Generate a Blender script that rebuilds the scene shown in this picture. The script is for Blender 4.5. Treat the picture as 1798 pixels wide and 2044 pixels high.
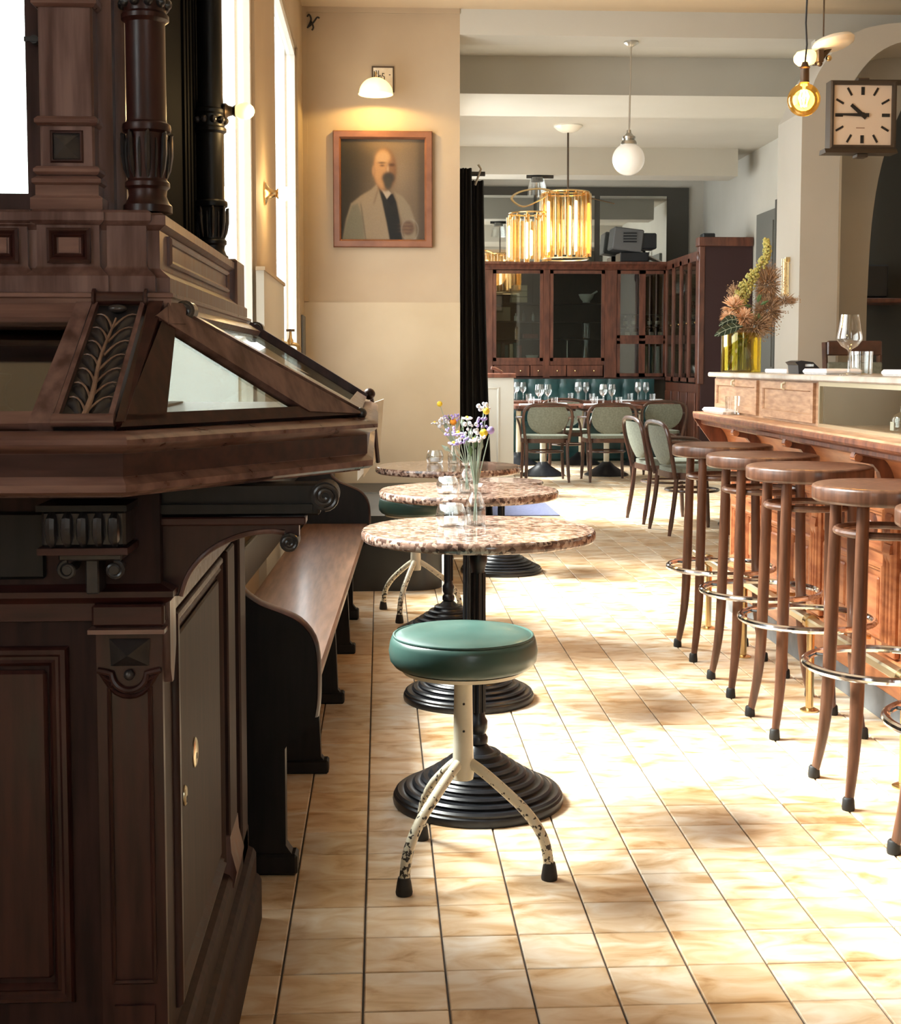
import bpy, math, random
from mathutils import Vector, Matrix
random.seed(7)
PI = math.pi
scene = bpy.context.scene
COL = scene.collection
for o in list(bpy.data.objects):
    bpy.data.objects.remove(o, do_unlink=True)

# ------------------------------------------------------------------ camera
cd = bpy.data.cameras.new('camera')
cam = bpy.data.objects.new('camera', cd)
COL.objects.link(cam)
FPX = 2690.0
cd.sensor_fit = 'HORIZONTAL'
cd.sensor_width = 36.0
cd.lens = 36.0 * FPX / 1798.0
cd.shift_y = -(1022.0 - 911.0) / 1798.0
cd.clip_start = 0.02
cd.clip_end = 200
cam.location = (0, 0, 1.2)
cam.rotation_euler = (math.radians(90 - 4.0), 0, math.radians(-2.98))
scene.camera = cam

# ------------------------------------------------------------------ world, daylight, exposure
w = bpy.data.worlds.new('overcast_sky')
scene.world = w
w.use_nodes = True
bg = w.node_tree.nodes['Background']
bg.inputs['Color'].default_value = (0.93, 0.97, 1.0, 1)
bg.inputs['Strength'].default_value = 3.8
scene.view_settings.view_transform = 'Standard'
scene.view_settings.look = 'None'
scene.view_settings.gamma = 1.0
scene.view_settings.use_curve_mapping = False
scene.view_settings.exposure = 0.3

def daylight(name, loc, rot, sx, sy, power, col=(0.95, 0.98, 1.0), spread=180):
    l = bpy.data.lights.new(name, 'AREA')
    l.shape = 'RECTANGLE'; l.size = sx; l.size_y = sy
    l.energy = power; l.color = col; l.spread = math.radians(spread)
    o = bpy.data.objects.new(name, l)
    COL.objects.link(o)
    o.location = loc; o.rotation_euler = rot
    return o
R90 = PI / 2
# hazy sun from the left, entering only through the tall left-hand windows
sl = bpy.data.lights.new('hazy_sun', 'SUN'); sl.energy = 30.0; sl.angle = math.radians(28); sl.color = (1.0, 0.985, 0.96)
so = bpy.data.objects.new('hazy_sun', sl); COL.objects.link(so)
so.location = (-6, 6, 6)
so.rotation_euler = Vector((1.0, -0.42, -1.28)).to_track_quat('-Z', 'Y').to_euler()
daylight('daylight_window_1', (-0.46, 4.36, 2.03), (0, -R90, 0), 2.1, 2.3, 32)
daylight('daylight_window_2', (-0.46, 7.54, 2.03), (0, -R90, 0), 2.1, 1.7, 36)
daylight('daylight_window_3', (0.55, 11.8, 1.95), (0, -R90, 0), 2.1, 2.4, 40)
daylight('daylight_window_4', (0.55, 15.2, 1.95), (0, -R90, 0), 2.1, 2.0, 28)
daylight('daylight_front_window', (1.1, -2.6, 1.9), (R90, 0, 0), 0.9, 2.2, 4)
daylight('daylight_near_left_window', (-2.34, -0.5, 2.2), (0, -R90, 0), 1.4, 1.4, 9)
daylight('daylight_return_window', (-1.25, 3.02, 2.0), (-R90, 0, 0), 0.9, 1.6, 5)
scene.cycles.max_bounces = 7
scene.cycles.diffuse_bounces = 3
scene.cycles.glossy_bounces = 3
scene.cycles.transparent_max_bounces = 12

# ------------------------------------------------------------------ materials
MATS = {}
def nodes_of(name):
    m = bpy.data.materials.new(name); m.use_nodes = True
    nt = m.node_tree
    return m, nt, nt.nodes['Principled BSDF']

def M(name, col, rough=0.5, metal=0.0, col2=None, scale=8.0, stretch=(1, 1, 1), bump=0.0, coat=0.0,
      detail=4.0, emit=None, estr=0.0, spec=0.5, lo=0.35, hi=0.65, rvar=0.0, space='Object'):
    m, nt, b = nodes_of(name)
    N, L = nt.nodes, nt.links
    b.inputs['Base Color'].default_value = (*col, 1)
    b.inputs['Roughness'].default_value = rough
    b.inputs['Metallic'].default_value = metal
    b.inputs['Specular IOR Level'].default_value = spec
    b.inputs['Coat Weight'].default_value = coat
    b.inputs['Coat Roughness'].default_value = 0.15
    if emit:
        b.inputs['Emission Color'].default_value = (*emit, 1)
        b.inputs['Emission Strength'].default_value = estr
    if col2 or bump or rvar:
        tc = N.new('ShaderNodeTexCoord'); mp = N.new('ShaderNodeMapping')
        mp.inputs['Scale'].default_value = stretch
        if space == 'World':
            g = N.new('ShaderNodeNewGeometry'); L.new(g.outputs['Position'], mp.inputs['Vector'])
        else:
            L.new(tc.outputs[space], mp.inputs['Vector'])
        nz = N.new('ShaderNodeTexNoise')
        nz.inputs['Scale'].default_value = scale; nz.inputs['Detail'].default_value = detail
        L.new(mp.outputs['Vector'], nz.inputs['Vector'])
        if col2:
            cr = N.new('ShaderNodeValToRGB')
            cr.color_ramp.elements[0].position = lo; cr.color_ramp.elements[0].color = (*col, 1)
            cr.color_ramp.elements[1].position = hi; cr.color_ramp.elements[1].color = (*col2, 1)
            L.new(nz.outputs['Fac'], cr.inputs['Fac']); L.new(cr.outputs['Color'], b.inputs['Base Color'])
        if rvar:
            mr = N.new('ShaderNodeMapRange')
            mr.inputs['From Min'].default_value = 0.3; mr.inputs['From Max'].default_value = 0.7
            mr.inputs['To Min'].default_value = rough - rvar; mr.inputs['To Max'].default_value = rough + rvar
            L.new(nz.outputs['Fac'], mr.inputs['Value']); L.new(mr.outputs['Result'], b.inputs['Roughness'])
        if bump:
            bp = N.new('ShaderNodeBump'); bp.inputs['Strength'].default_value = bump; bp.inputs['Distance'].default_value = 0.01
            L.new(nz.outputs['Fac'], bp.inputs['Height']); L.new(bp.outputs['Normal'], b.inputs['Normal'])
    MATS[name] = m
    return m

def thin_glass(name, tint=(1, 1, 1), edge=0.35, base=0.04, rough=0.02, gcol=(1, 1, 1)):
    """clear thin glass: transparent, with reflections growing towards grazing angles"""
    m = bpy.data.materials.new(name); m.use_nodes = True
    nt = m.node_tree; N, L = nt.nodes, nt.links
    for n in list(N): N.remove(n)
    out = N.new('ShaderNodeOutputMaterial'); mix = N.new('ShaderNodeMixShader')
    tr = N.new('ShaderNodeBsdfTransparent'); gl = N.new('ShaderNodeBsdfGlossy')
    tr.inputs['Color'].default_value = (*tint, 1)
    gl.inputs['Roughness'].default_value = rough; gl.inputs['Color'].default_value = (*gcol, 1)
    lw = N.new('ShaderNodeLayerWeight'); lw.inputs['Blend'].default_value = 0.3
    mr = N.new('ShaderNodeMapRange')
    mr.inputs['To Min'].default_value = base; mr.inputs['To Max'].default_value = edge
    L.new(lw.outputs['Facing'], mr.inputs['Value']); L.new(mr.outputs['Result'], mix.inputs['Fac'])
    L.new(tr.outputs[0], mix.inputs[1]); L.new(gl.outputs[0], mix.inputs[2]); L.new(mix.outputs[0], out.inputs['Surface'])
    MATS[name] = m
    return m

M('dark_wood', (0.018, 0.0055, 0.0050), 0.36, col2=(0.048, 0.0150, 0.0115), scale=9, stretch=(6, 6, 0.7), bump=0.03, rvar=0.08, coat=0.06, spec=0.35)
M('dark_wood_across', (0.022, 0.0070, 0.0062), 0.36, col2=(0.056, 0.0180, 0.0140), scale=9, stretch=(0.7, 6, 6), bump=0.03, rvar=0.08, coat=0.06, spec=0.35)
M('worn_sheen_wood', (0.070, 0.030, 0.025), 0.38, col2=(0.19, 0.105, 0.088), scale=8, stretch=(6, 6, 0.6), bump=0.03, rvar=0.10, coat=0.2)  # worn wood; the upper cabinet's sheen is also put into the lighter base colour
M('worn_sheen_wood_across', (0.10, 0.045, 0.036), 0.29, col2=(0.22, 0.12, 0.095), scale=8, stretch=(0.6, 6, 6), bump=0.02, rvar=0.02, coat=0.2)
M('satin_wood', (0.016, 0.0065, 0.0055), 0.55, col2=(0.036, 0.015, 0.012), scale=9, stretch=(6, 6, 0.7), spec=0.2)
M('black_carving', (0.012, 0.012, 0.014), 0.32, col2=(0.035, 0.030, 0.030), scale=30, bump=0.15, coat=0.3)
M('carved_vein', (0.16, 0.09, 0.06), 0.35, col2=(0.30, 0.19, 0.13), scale=40)
M('ebony', (0.005, 0.0055, 0.006), 0.40, col2=(0.011, 0.010, 0.010), scale=12, stretch=(5, 5, 0.6), spec=0.3)
M('bench_seat_wood', (0.13, 0.058, 0.033), 0.33, col2=(0.26, 0.13, 0.080), scale=7, stretch=(9, 0.7, 4), bump=0.05, coat=0.3)
M('stool_wood', (0.075, 0.030, 0.016), 0.34, col2=(0.15, 0.065, 0.035), scale=7, stretch=(7, 7, 0.8), bump=0.04, coat=0.25)
M('bar_wood', (0.36, 0.115, 0.045), 0.38, col2=(0.55, 0.215, 0.085), scale=6, stretch=(5, 1.0, 5), bump=0.05, coat=0.2)
M('bar_wood_dark', (0.10, 0.032, 0.018), 0.38, col2=(0.22, 0.075, 0.035), scale=7, stretch=(5, 5, 1.0), bump=0.05)
M('oak', (0.36, 0.19, 0.10), 0.42, col2=(0.55, 0.33, 0.19), scale=10, stretch=(4, 1.0, 6), bump=0.10)
M('mahogany', (0.085, 0.028, 0.017), 0.36, col2=(0.17, 0.060, 0.034), scale=6, stretch=(4, 4, 0.8), coat=0.2)
M('mahogany_dark', (0.035, 0.015, 0.012), 0.4, col2=(0.06, 0.026, 0.02), scale=6, stretch=(4, 4, 0.8))
M('maroon_panel', (0.040, 0.013, 0.014), 0.55)
M('frame_wood', (0.15, 0.055, 0.026), 0.42, col2=(0.21, 0.082, 0.04), scale=10)
M('chair_wood', (0.045, 0.018, 0.011), 0.33, col2=(0.085, 0.034, 0.02), scale=10, coat=0.3)
M('cast_iron', (0.006, 0.007, 0.009), 0.30, col2=(0.012, 0.013, 0.016), scale=30, spec=0.4)
M('black_rubber', (0.012, 0.012, 0.012), 0.6)
M('green_leather', (0.036, 0.085, 0.072), 0.33, col2=(0.062, 0.125, 0.108), scale=5, bump=0.05, coat=0.15)
M('teal_leather', (0.010, 0.050, 0.055), 0.30, col2=(0.02, 0.085, 0.09), scale=6, bump=0.05, coat=0.2)
M('black_leather', (0.010, 0.011, 0.012), 0.38, col2=(0.018, 0.02, 0.02), scale=6, bump=0.08)
M('sage_fabric', (0.145, 0.155, 0.118), 0.75, col2=(0.195, 0.21, 0.165), scale=60)
M('cream_paint', (0.62, 0.56, 0.42), 0.35, col2=(0.74, 0.69, 0.55), scale=8)
M('chrome', (0.78, 0.80, 0.83), 0.12, 1.0)
M('brass', (0.72, 0.52, 0.24), 0.25, 1.0, col2=(0.62, 0.46, 0.25), scale=15)
M('pale_brass', (0.75, 0.68, 0.48), 0.28, 1.0)
M('nickel', (0.55, 0.54, 0.50), 0.3, 1.0)
M('bronze_dark', (0.085, 0.060, 0.040), 0.38, 0.7)
M('black_metal', (0.012, 0.012, 0.013), 0.45)
M('clock_case', (0.060, 0.045, 0.032), 0.45, 0.4)
M('clock_face', (0.62, 0.52, 0.42), 0.5)
M('ink', (0.008, 0.007, 0.006), 0.6)
M('wall_cream', (0.40, 0.295, 0.19), 0.75, col2=(0.44, 0.335, 0.22), scale=1.6, bump=0.02)
M('wall_gloss', (0.48, 0.375, 0.24), 0.38, col2=(0.54, 0.43, 0.285), scale=2.2, bump=0.03)
M('wall_white', (0.50, 0.48, 0.42), 0.8, col2=(0.55, 0.53, 0.47), scale=1.2)
M('ceiling_white', (0.50, 0.475, 0.41), 0.85, col2=(0.54, 0.515, 0.45), scale=1.0)
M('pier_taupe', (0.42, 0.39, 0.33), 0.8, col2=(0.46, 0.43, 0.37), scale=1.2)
M('ceiling_warm', (0.60, 0.46, 0.30), 0.85, col2=(0.64, 0.50, 0.33), scale=1.0)
M('matte_black', (0.006, 0.006, 0.006), 0.9, spec=0.05)
M('white_paint', (0.80, 0.79, 0.75), 0.5)
M('ivory', (0.78, 0.68, 0.48), 0.35)
M('opal_glass', (0.86, 0.84, 0.78), 0.15, emit=(1, 0.97, 0.9), estr=0.15)
M('porcelain', (0.80, 0.76, 0.66), 0.25)
M('linen', (0.88, 0.88, 0.90), 0.8, col2=(0.80, 0.81, 0.84), scale=40)
M('paper', (0.70, 0.58, 0.42), 0.8, col2=(0.80, 0.70, 0.55), scale=25)
M('blue_mat', (0.075, 0.085, 0.16), 0.85, col2=(0.11, 0.12, 0.21), scale=60)
M('plinth_grey', (0.12, 0.13, 0.14), 0.6, col2=(0.22, 0.23, 0.24), scale=8)
M('curtain_black', (0.006, 0.006, 0.007), 0.9)
M('dark_panel', (0.055, 0.052, 0.042), 0.6)
M('door_grey', (0.13, 0.13, 0.115), 0.6)
M('mirror', (0.80, 0.82, 0.80), 0.02, 1.0)
M('grout', (0.035, 0.026, 0.020), 0.8, col2=(0.07, 0.05, 0.035), scale=20)
M('petal_yellow', (0.85, 0.62, 0.04), 0.6)
M('petal_orange', (0.90, 0.36, 0.03), 0.6)
M('petal_lilac', (0.42, 0.34, 0.72), 0.6)
M('petal_white', (0.85, 0.87, 0.92), 0.6)
M('petal_peach', (0.85, 0.50, 0.28), 0.6, col2=(0.92, 0.66, 0.44), scale=30)
M('stem_green', (0.08, 0.16, 0.06), 0.6)
M('leaf_dark', (0.012, 0.030, 0.018), 0.4, col2=(0.03, 0.06, 0.035), scale=20)
M('leaf_grey', (0.30, 0.38, 0.30), 0.6)
M('amaranth_green', (0.38, 0.38, 0.10), 0.7, col2=(0.55, 0.50, 0.18), scale=60)
M('dried_grass', (0.34, 0.22, 0.13), 0.85, col2=(0.48, 0.32, 0.20), scale=60)
M('plastic_black', (0.010, 0.012, 0.016), 0.35)
M('plastic_grey', (0.12, 0.12, 0.12), 0.5)
M('wine_glass_dark', (0.008, 0.010, 0.008), 0.12)
M('bottle_label', (0.70, 0.66, 0.56), 0.7)
M('book_red', (0.22, 0.06, 0.05), 0.7)
M('book_teal', (0.05, 0.12, 0.12), 0.7)
M('book_cream', (0.55, 0.45, 0.30), 0.7)
M('lamp_shade_glow', (0.9, 0.75, 0.45), 0.4, emit=(1.0, 0.74, 0.26), estr=1.5)
M('bulb_glow', (1, 0.85, 0.5), 0.4, emit=(1.0, 0.72, 0.32), estr=30)
M('filament_glow', (1, 0.8, 0.4), 0.4, emit=(1.0, 0.66, 0.22), estr=45)
M('tube_glow', (1, 0.9, 0.6), 0.4, emit=(1.0, 0.86, 0.60), estr=4.0)
thin_glass('clear_glass', (0.96, 0.98, 0.98), 0.8, 0.11)
thin_glass('pane_glass', (0.95, 0.97, 0.95), 0.5, 0.04)
thin_glass('case_glass', (0.62, 0.65, 0.62), 0.5, 0.10)
thin_glass('amber_glass', (0.86, 0.78, 0.30), 0.5, 0.08, gcol=(1, 0.95, 0.7))
thin_glass('bulb_glass', (1.0, 0.72, 0.25), 0.5, 0.06, gcol=(1, 0.85, 0.5))
thin_glass('tube_glass', (0.95, 0.84, 0.64), 0.7, 0.10, gcol=(1, 0.90, 0.70))

# chipped cream enamel for the stool legs
def chipped():
    m, nt, b = nodes_of('chipped_enamel'); N, L = nt.nodes, nt.links
    tc = N.new('ShaderNodeTexCoord'); nz = N.new('ShaderNodeTexNoise')
    nz.inputs['Scale'].default_value = 90; nz.inputs['Detail'].default_value = 3
    L.new(tc.outputs['Object'], nz.inputs['Vector'])
    sp = N.new('ShaderNodeSeparateXYZ'); L.new(tc.outputs['Object'], sp.inputs[0])
    mr = N.new('ShaderNodeMapRange')
    mr.inputs['From Min'].default_value = 0.0; mr.inputs['From Max'].default_value = 0.30
    mr.inputs['To Min'].default_value = 0.06; mr.inputs['To Max'].default_value = -0.16
    L.new(sp.outputs['Z'], mr.inputs['Value'])
    ad = N.new('ShaderNodeMath'); ad.operation = 'ADD'
    L.new(nz.outputs['Fac'], ad.inputs[0]); L.new(mr.outputs['Result'], ad.inputs[1])
    cr = N.new('ShaderNodeValToRGB')
    cr.color_ramp.elements[0].position = 0.52; cr.color_ramp.elements[0].color = (0.68, 0.62, 0.47, 1)
    cr.color_ramp.elements[1].position = 0.55; cr.color_ramp.elements[1].color = (0.035, 0.028, 0.022, 1)
    L.new(ad.outputs[0], cr.inputs['Fac']); L.new(cr.outputs['Color'], b.inputs['Base Color'])
    b.inputs['Roughness'].default_value = 0.32
    MATS['chipped_enamel'] = m
chipped()

TILE = 0.1608; TX0 = -0.0365; TY0 = 2.423
def tile_mat():
    """ochre stone tiles: a tone of its own for each tile, clouded veins inside it"""
    m, nt, b = nodes_of('stone_tile'); N, L = nt.nodes, nt.links
    g = N.new('ShaderNodeNewGeometry')
    sub = N.new('ShaderNodeVectorMath'); sub.operation = 'SUBTRACT'; sub.inputs[1].default_value = (TX0, TY0, -0.5)
    div = N.new('ShaderNodeVectorMath'); div.operation = 'DIVIDE'; div.inputs[1].default_value = (TILE, TILE, 1)
    flo = N.new('ShaderNodeVectorMath'); flo.operation = 'FLOOR'
    L.new(g.outputs['Position'], sub.inputs[0]); L.new(sub.outputs[0], div.inputs[0]); L.new(div.outputs[0], flo.inputs[0])
    mulz = N.new('ShaderNodeVectorMath'); mulz.operation = 'MULTIPLY'; mulz.inputs[1].default_value = (1, 1, 0)
    L.new(flo.outputs[0], mulz.inputs[0])
    wn = N.new('ShaderNodeTexWhiteNoise'); wn.noise_dimensions = '3D'; L.new(mulz.outputs[0], wn.inputs['Vector'])
    off = N.new('ShaderNodeVectorMath'); off.operation = 'MULTIPLY_ADD'
    off.inputs[1].default_value = (7.3, 5.1, 3.7)
    L.new(wn.outputs['Color'], off.inputs[0]); L.new(g.outputs['Position'], off.inputs[2])
    nz = N.new('ShaderNodeTexNoise'); nz.inputs['Scale'].default_value = 8; nz.inputs['Detail'].default_value = 7
    nz.inputs['Distortion'].default_value = 0.8
    mp = N.new('ShaderNodeMapping'); mp.inputs['Scale'].default_value = (1, 2.0, 1)
    L.new(off.outputs[0], mp.inputs['Vector']); L.new(mp.outputs[0], nz.inputs['Vector'])
    cr = N.new('ShaderNodeValToRGB'); e = cr.color_ramp.elements
    e[0].position = 0.30; e[0].color = (0.44, 0.26, 0.115, 1)
    e[1].position = 0.66; e[1].color = (0.78, 0.70, 0.58, 1)
    mid = e.new(0.45); mid.color = (0.65, 0.485, 0.310, 1)
    L.new(nz.outputs['Fac'], cr.inputs['Fac'])
    tone = N.new('ShaderNodeValToRGB'); t = tone.color_ramp.elements
    t[0].position = 0.0; t[0].color = (0.80, 0.70, 0.58, 1)
    t[1].position = 1.0; t[1].color = (1.0, 1.0, 1.0, 1)
    t2 = t.new(0.25); t2.color = (1.0, 0.93, 0.84, 1)
    t3 = t.new(0.75); t3.color = (0.92, 0.94, 0.98, 1)
    L.new(wn.outputs['Value'], tone.inputs['Fac'])
    mx = N.new('ShaderNodeMix'); mx.data_type = 'RGBA'; mx.blend_type = 'MULTIPLY'; mx.inputs['Factor'].default_value = 1.0
    L.new(cr.outputs['Color'], mx.inputs['A']); L.new(tone.outputs['Color'], mx.inputs['B'])
    L.new(mx.outputs['Result'], b.inputs['Base Color'])
    mr = N.new('ShaderNodeMapRange'); mr.inputs['To Min'].default_value = 0.22; mr.inputs['To Max'].default_value = 0.48
    L.new(nz.outputs['Fac'], mr.inputs['Value']); L.new(mr.outputs['Result'], b.inputs['Roughness'])
    bp = N.new('ShaderNodeBump'); bp.inputs['Strength'].default_value = 0.05; bp.inputs['Distance'].default_value = 0.01
    L.new(nz.outputs['Fac'], bp.inputs['Height']); L.new(bp.outputs['Normal'], b.inputs['Normal'])
    MATS['stone_tile'] = m
tile_mat()

def granite():
    m, nt, b = nodes_of('granite'); N, L = nt.nodes, nt.links
    tc = N.new('ShaderNodeTexCoord')
    v = N.new('ShaderNodeTexVoronoi'); v.inputs['Scale'].default_value = 95
    n = N.new('ShaderNodeTexNoise'); n.inputs['Scale'].default_value = 22; n.inputs['Detail'].default_value = 4
    L.new(tc.outputs['Object'], v.inputs['Vector']); L.new(tc.outputs['Object'], n.inputs['Vector'])
    sx = N.new('ShaderNodeSeparateColor'); L.new(v.outputs['Color'], sx.inputs[0])
    ad = N.new('ShaderNodeMath'); ad.operation = 'ADD'; L.new(sx.outputs[0], ad.inputs[0]); L.new(n.outputs['Fac'], ad.inputs[1])
    hf = N.new('ShaderNodeMath'); hf.operation = 'MULTIPLY'; hf.inputs[1].default_value = 0.5; L.new(ad.outputs[0], hf.inputs[0])
    cr = N.new('ShaderNodeValToRGB'); e = cr.color_ramp.elements
    e[0].position = 0.28; e[0].color = (0.06, 0.035, 0.028, 1)
    e[1].position = 0.78; e[1].color = (0.55, 0.42, 0.34, 1)
    q = e.new(0.5); q.color = (0.26, 0.155, 0.115, 1)
    L.new(hf.outputs[0], cr.inputs['Fac']); L.new(cr.outputs['Color'], b.inputs['Base Color'])
    b.inputs['Roughness'].default_value = 0.14; b.inputs['Coat Weight'].default_value = 0.3
    MATS['granite'] = m
granite()

# ------------------------------------------------------------------ mesh builder
class MB:
    def __init__(s): s.v = []; s.f = []; s.c = None
    def add(s, vs, fs):
        n = len(s.v); s.v += [tuple(p) for p in vs]; s.f += [tuple(i + n for i in f) for f in fs]; return s
    def box(s, x0, x1, y0, y1, z0, z1):
        return s.add([(x0,y0,z0),(x1,y0,z0),(x1,y1,z0),(x0,y1,z0),(x0,y0,z1),(x1,y0,z1),(x1,y1,z1),(x0,y1,z1)],
                     [(0,3,2,1),(4,5,6,7),(0,1,5,4),(1,2,6,5),(2,3,7,6),(3,0,4,7)])
    def bev(s, x0, x1, y0, y1, z0, z1, b=0.004):
        """box with all edges chamfered"""
        xs, ys, zs = (x0, x1), (y0, y1), (z0, z1)
        vs = []; idx = {}
        for i in (0,1):
            for j in (0,1):
                for k in (0,1):
                    sx, sy, sz = (1,-1)[i], (1,-1)[j], (1,-1)[k]
                    for a in range(3):
                        p = [xs[i]+sx*b, ys[j]+sy*b, zs[k]+sz*b]
                        p[a] = (xs[i], ys[j], zs[k])[a]
                        idx[i,j,k,a] = len(vs); vs.append(tuple(p))
        fs = []
        for a in range(3):
            o = [q for q in range(3) if q != a]
            for sd in (0,1):
                ring = []
                for (p, q) in ((0,0),(1,0),(1,1),(0,1)):
                    t = [0,0,0]; t[a] = sd; t[o[0]] = p; t[o[1]] = q
                    ring.append(idx[t[0],t[1],t[2],a])
                fs.append(tuple(ring))
        for a in range(3):
            o = [q for q in range(3) if q != a]
            for p in (0,1):
                for q in (0,1):
                    t0 = [0,0,0]; t1 = [0,0,0]; t1[a] = 1
                    t0[o[0]] = t1[o[0]] = p; t0[o[1]] = t1[o[1]] = q
                    fs.append((idx[(*t0, o[0])], idx[(*t1, o[0])], idx[(*t1, o[1])], idx[(*t0, o[1])]))
        for i in (0,1):
            for j in (0,1):
                for k in (0,1):
                    fs.append((idx[i,j,k,0], idx[i,j,k,1], idx[i,j,k,2]))
        return s.add(vs, fs)
    def lathe(s, prof, c=(0,0,0), seg=32, axis='z', cap=True, scale=(1,1)):
        """prof: (r, h) list; axis: direction of h"""
        n = len(prof); vs = []; fs = []
        for (r, h) in prof:
            for i in range(seg):
                a = 2*PI*i/seg; u, v = r*math.cos(a)*scale[0], r*math.sin(a)*scale[1]
                if axis == 'z': p = (c[0]+u, c[1]+v, c[2]+h)
                elif axis == 'x': p = (c[0]+h, c[1]+u, c[2]+v)
                else: p = (c[0]+u, c[1]+h, c[2]+v)
                vs.append(p)
        for j in range(n-1):
            for i in range(seg):
                k = (i+1) % seg
                fs.append((j*seg+i, j*seg+k, (j+1)*seg+k, (j+1)*seg+i))
        if cap:
            if prof[0][0] > 1e-6: fs.append(tuple(range(seg))[::-1])
            if prof[-1][0] > 1e-6: fs.append(tuple((n-1)*seg+i for i in range(seg)))
        return s.add(vs, fs)
    def ring(s, R, r, c=(0,0,0), seg=40, t=10, sq=1.0):
        vs = []; fs = []
        for i in range(seg):
            a = 2*PI*i/seg
            for j in range(t):
                b = 2*PI*j/t; q = R + r*math.cos(b)
                vs.append((c[0]+q*math.cos(a), c[1]+q*math.sin(a), c[2]+sq*r*math.sin(b)))
        for i in range(seg):
            for j in range(t):
                i2, j2 = (i+1) % seg, (j+1) % t
                fs.append((i*t+j, i2*t+j, i2*t+j2, i*t+j2))
        return s.add(vs, fs)
    def tube(s, pts, r, seg=10, closed=False, flat=1.0, cap=True):
        pts = [Vector(p) for p in pts]; n = len(pts)
        rs = r if isinstance(r, (list, tuple)) else [r]*n
        vs = []; fs = []; up = None
        for i, p in enumerate(pts):
            if closed: t = pts[(i+1) % n] - pts[i-1]
            else: t = pts[min(i+1, n-1)] - pts[max(i-1, 0)]
            t.normalize()
            if up is None:
                up = Vector((0,0,1)) if abs(t.z) < 0.9 else Vector((1,0,0))
            b = t.cross(up)
            if b.length < 1e-6: b = t.cross(Vector((0,1,0)))
            b.normalize(); nn = b.cross(t).normalized(); up = nn
            for k in range(seg):
                a = 2*PI*k/seg
                vs.append(tuple(p + b*(rs[i]*math.cos(a)) + nn*(rs[i]*flat*math.sin(a))))
        m = n if closed else n-1
        for i in range(m):
            i2 = (i+1) % n
            for k in range(seg):
                k2 = (k+1) % seg
                fs.append((i*seg+k, i*seg+k2, i2*seg+k2, i2*seg+k))
        if cap and not closed:
            fs.append(tuple(range(seg))[::-1]); fs.append(tuple((n-1)*seg+k for k in range(seg)))
        return s.add(vs, fs)
    def ball(s, c, r, seg=14, rings=9, sc=(1,1,1)):
        vs = [(c[0],c[1],c[2]-r*sc[2])]; fs = []
        for j in range(1, rings):
            a = -PI/2 + PI*j/rings
            for i in range(seg):
                b = 2*PI*i/seg
                vs.append((c[0]+r*sc[0]*math.cos(a)*math.cos(b), c[1]+r*sc[1]*math.cos(a)*math.sin(b), c[2]+r*sc[2]*math.sin(a)))
        vs.append((c[0],c[1],c[2]+r*sc[2])); top = len(vs)-1
        for i in range(seg):
            k = (i+1) % seg
            fs.append((0, 1+k, 1+i)); fs.append((top, 1+(rings-2)*seg+i, 1+(rings-2)*seg+k))
            for j in range(rings-2):
                fs.append((1+j*seg+i, 1+j*seg+k, 1+(j+1)*seg+k, 1+(j+1)*seg+i))
        return s.add(vs, fs)
    def prism(s, poly, d0, d1, plane='xz', b=0.0):
        """poly in the plane's two axes, extruded along the third from d0 to d1"""
        def mk(u, v, d):
            return {'xz': (u, d, v), 'yz': (d, u, v), 'xy': (u, v, d)}[plane]
        n = len(poly)
        vs = [mk(u, v, d0) for u, v in poly] + [mk(u, v, d1) for u, v in poly]
        fs = [tuple(range(n)), tuple(range(2*n-1, n-1, -1))]
        for i in range(n):
            k = (i+1) % n
            fs.append((i, i+n, k+n, k))
        return s.add(vs, fs)
    def sweep(s, path, prof, fn, closed=False):
        """mould: prof = (out, n) points swept along a 2D path with mitred corners. out is to the right of travel.
        fn(u, v, n) -> xyz"""
        n = len(path); m = len(prof); vs = []; fs = []
        for i in range(n):
            p = path[i]
            if closed or 0 < i < n-1:
                a = path[i-1]; b = path[(i+1) % n]
                d1 = (p[0]-a[0], p[1]-a[1]); d2 = (b[0]-p[0], b[1]-p[1])
            elif i == 0:
                d1 = d2 = (path[1][0]-p[0], path[1][1]-p[1])
            else:
                d1 = d2 = (p[0]-path[i-1][0], p[1]-path[i-1][1])
            l1 = math.hypot(*d1); l2 = math.hypot(*d2)
            n1 = (d1[1]/l1, -d1[0]/l1); n2 = (d2[1]/l2, -d2[0]/l2)
            bx, by = n1[0]+n2[0], n1[1]+n2[1]; bl = math.hypot(bx, by)
            bx, by = bx/bl, by/bl
            k = 1.0/max(0.25, bx*n1[0]+by*n1[1])
            for (o, h) in prof:
                vs.append(fn(p[0]+bx*o*k, p[1]+by*o*k, h))
        for i in range(n if closed else n-1):
            i2 = (i+1) % n
            for j in range(m-1):
                fs.append((i*m+j, i2*m+j, i2*m+j+1, i*m+j+1))
        if not closed:
            fs.append(tuple(range(m))); fs.append(tuple((n-1)*m+j for j in range(m))[::-1])
        return s.add(vs, fs)
    def xf(s, M4, start=0):
        for i in range(start, len(s.v)): s.v[i] = tuple(M4 @ Vector(s.v[i]))
        return s
    def mesh(s, name, mat, smooth=35, off=(0,0,0)):
        me = bpy.data.meshes.new(name)
        me.from_pydata([(x-off[0], y-off[1], z-off[2]) for x, y, z in s.v], [], s.f)
        me.update()
        import bmesh
        bm = bmesh.new(); bm.from_mesh(me); bmesh.ops.recalc_face_normals(bm, faces=bm.faces); bm.to_mesh(me); bm.free()
        if smooth:
            me.polygons.foreach_set('use_smooth', [True]*len(me.polygons))
            me.set_sharp_from_angle(angle=math.radians(smooth))
        me.materials.append(MATS[mat])
        return me
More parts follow.
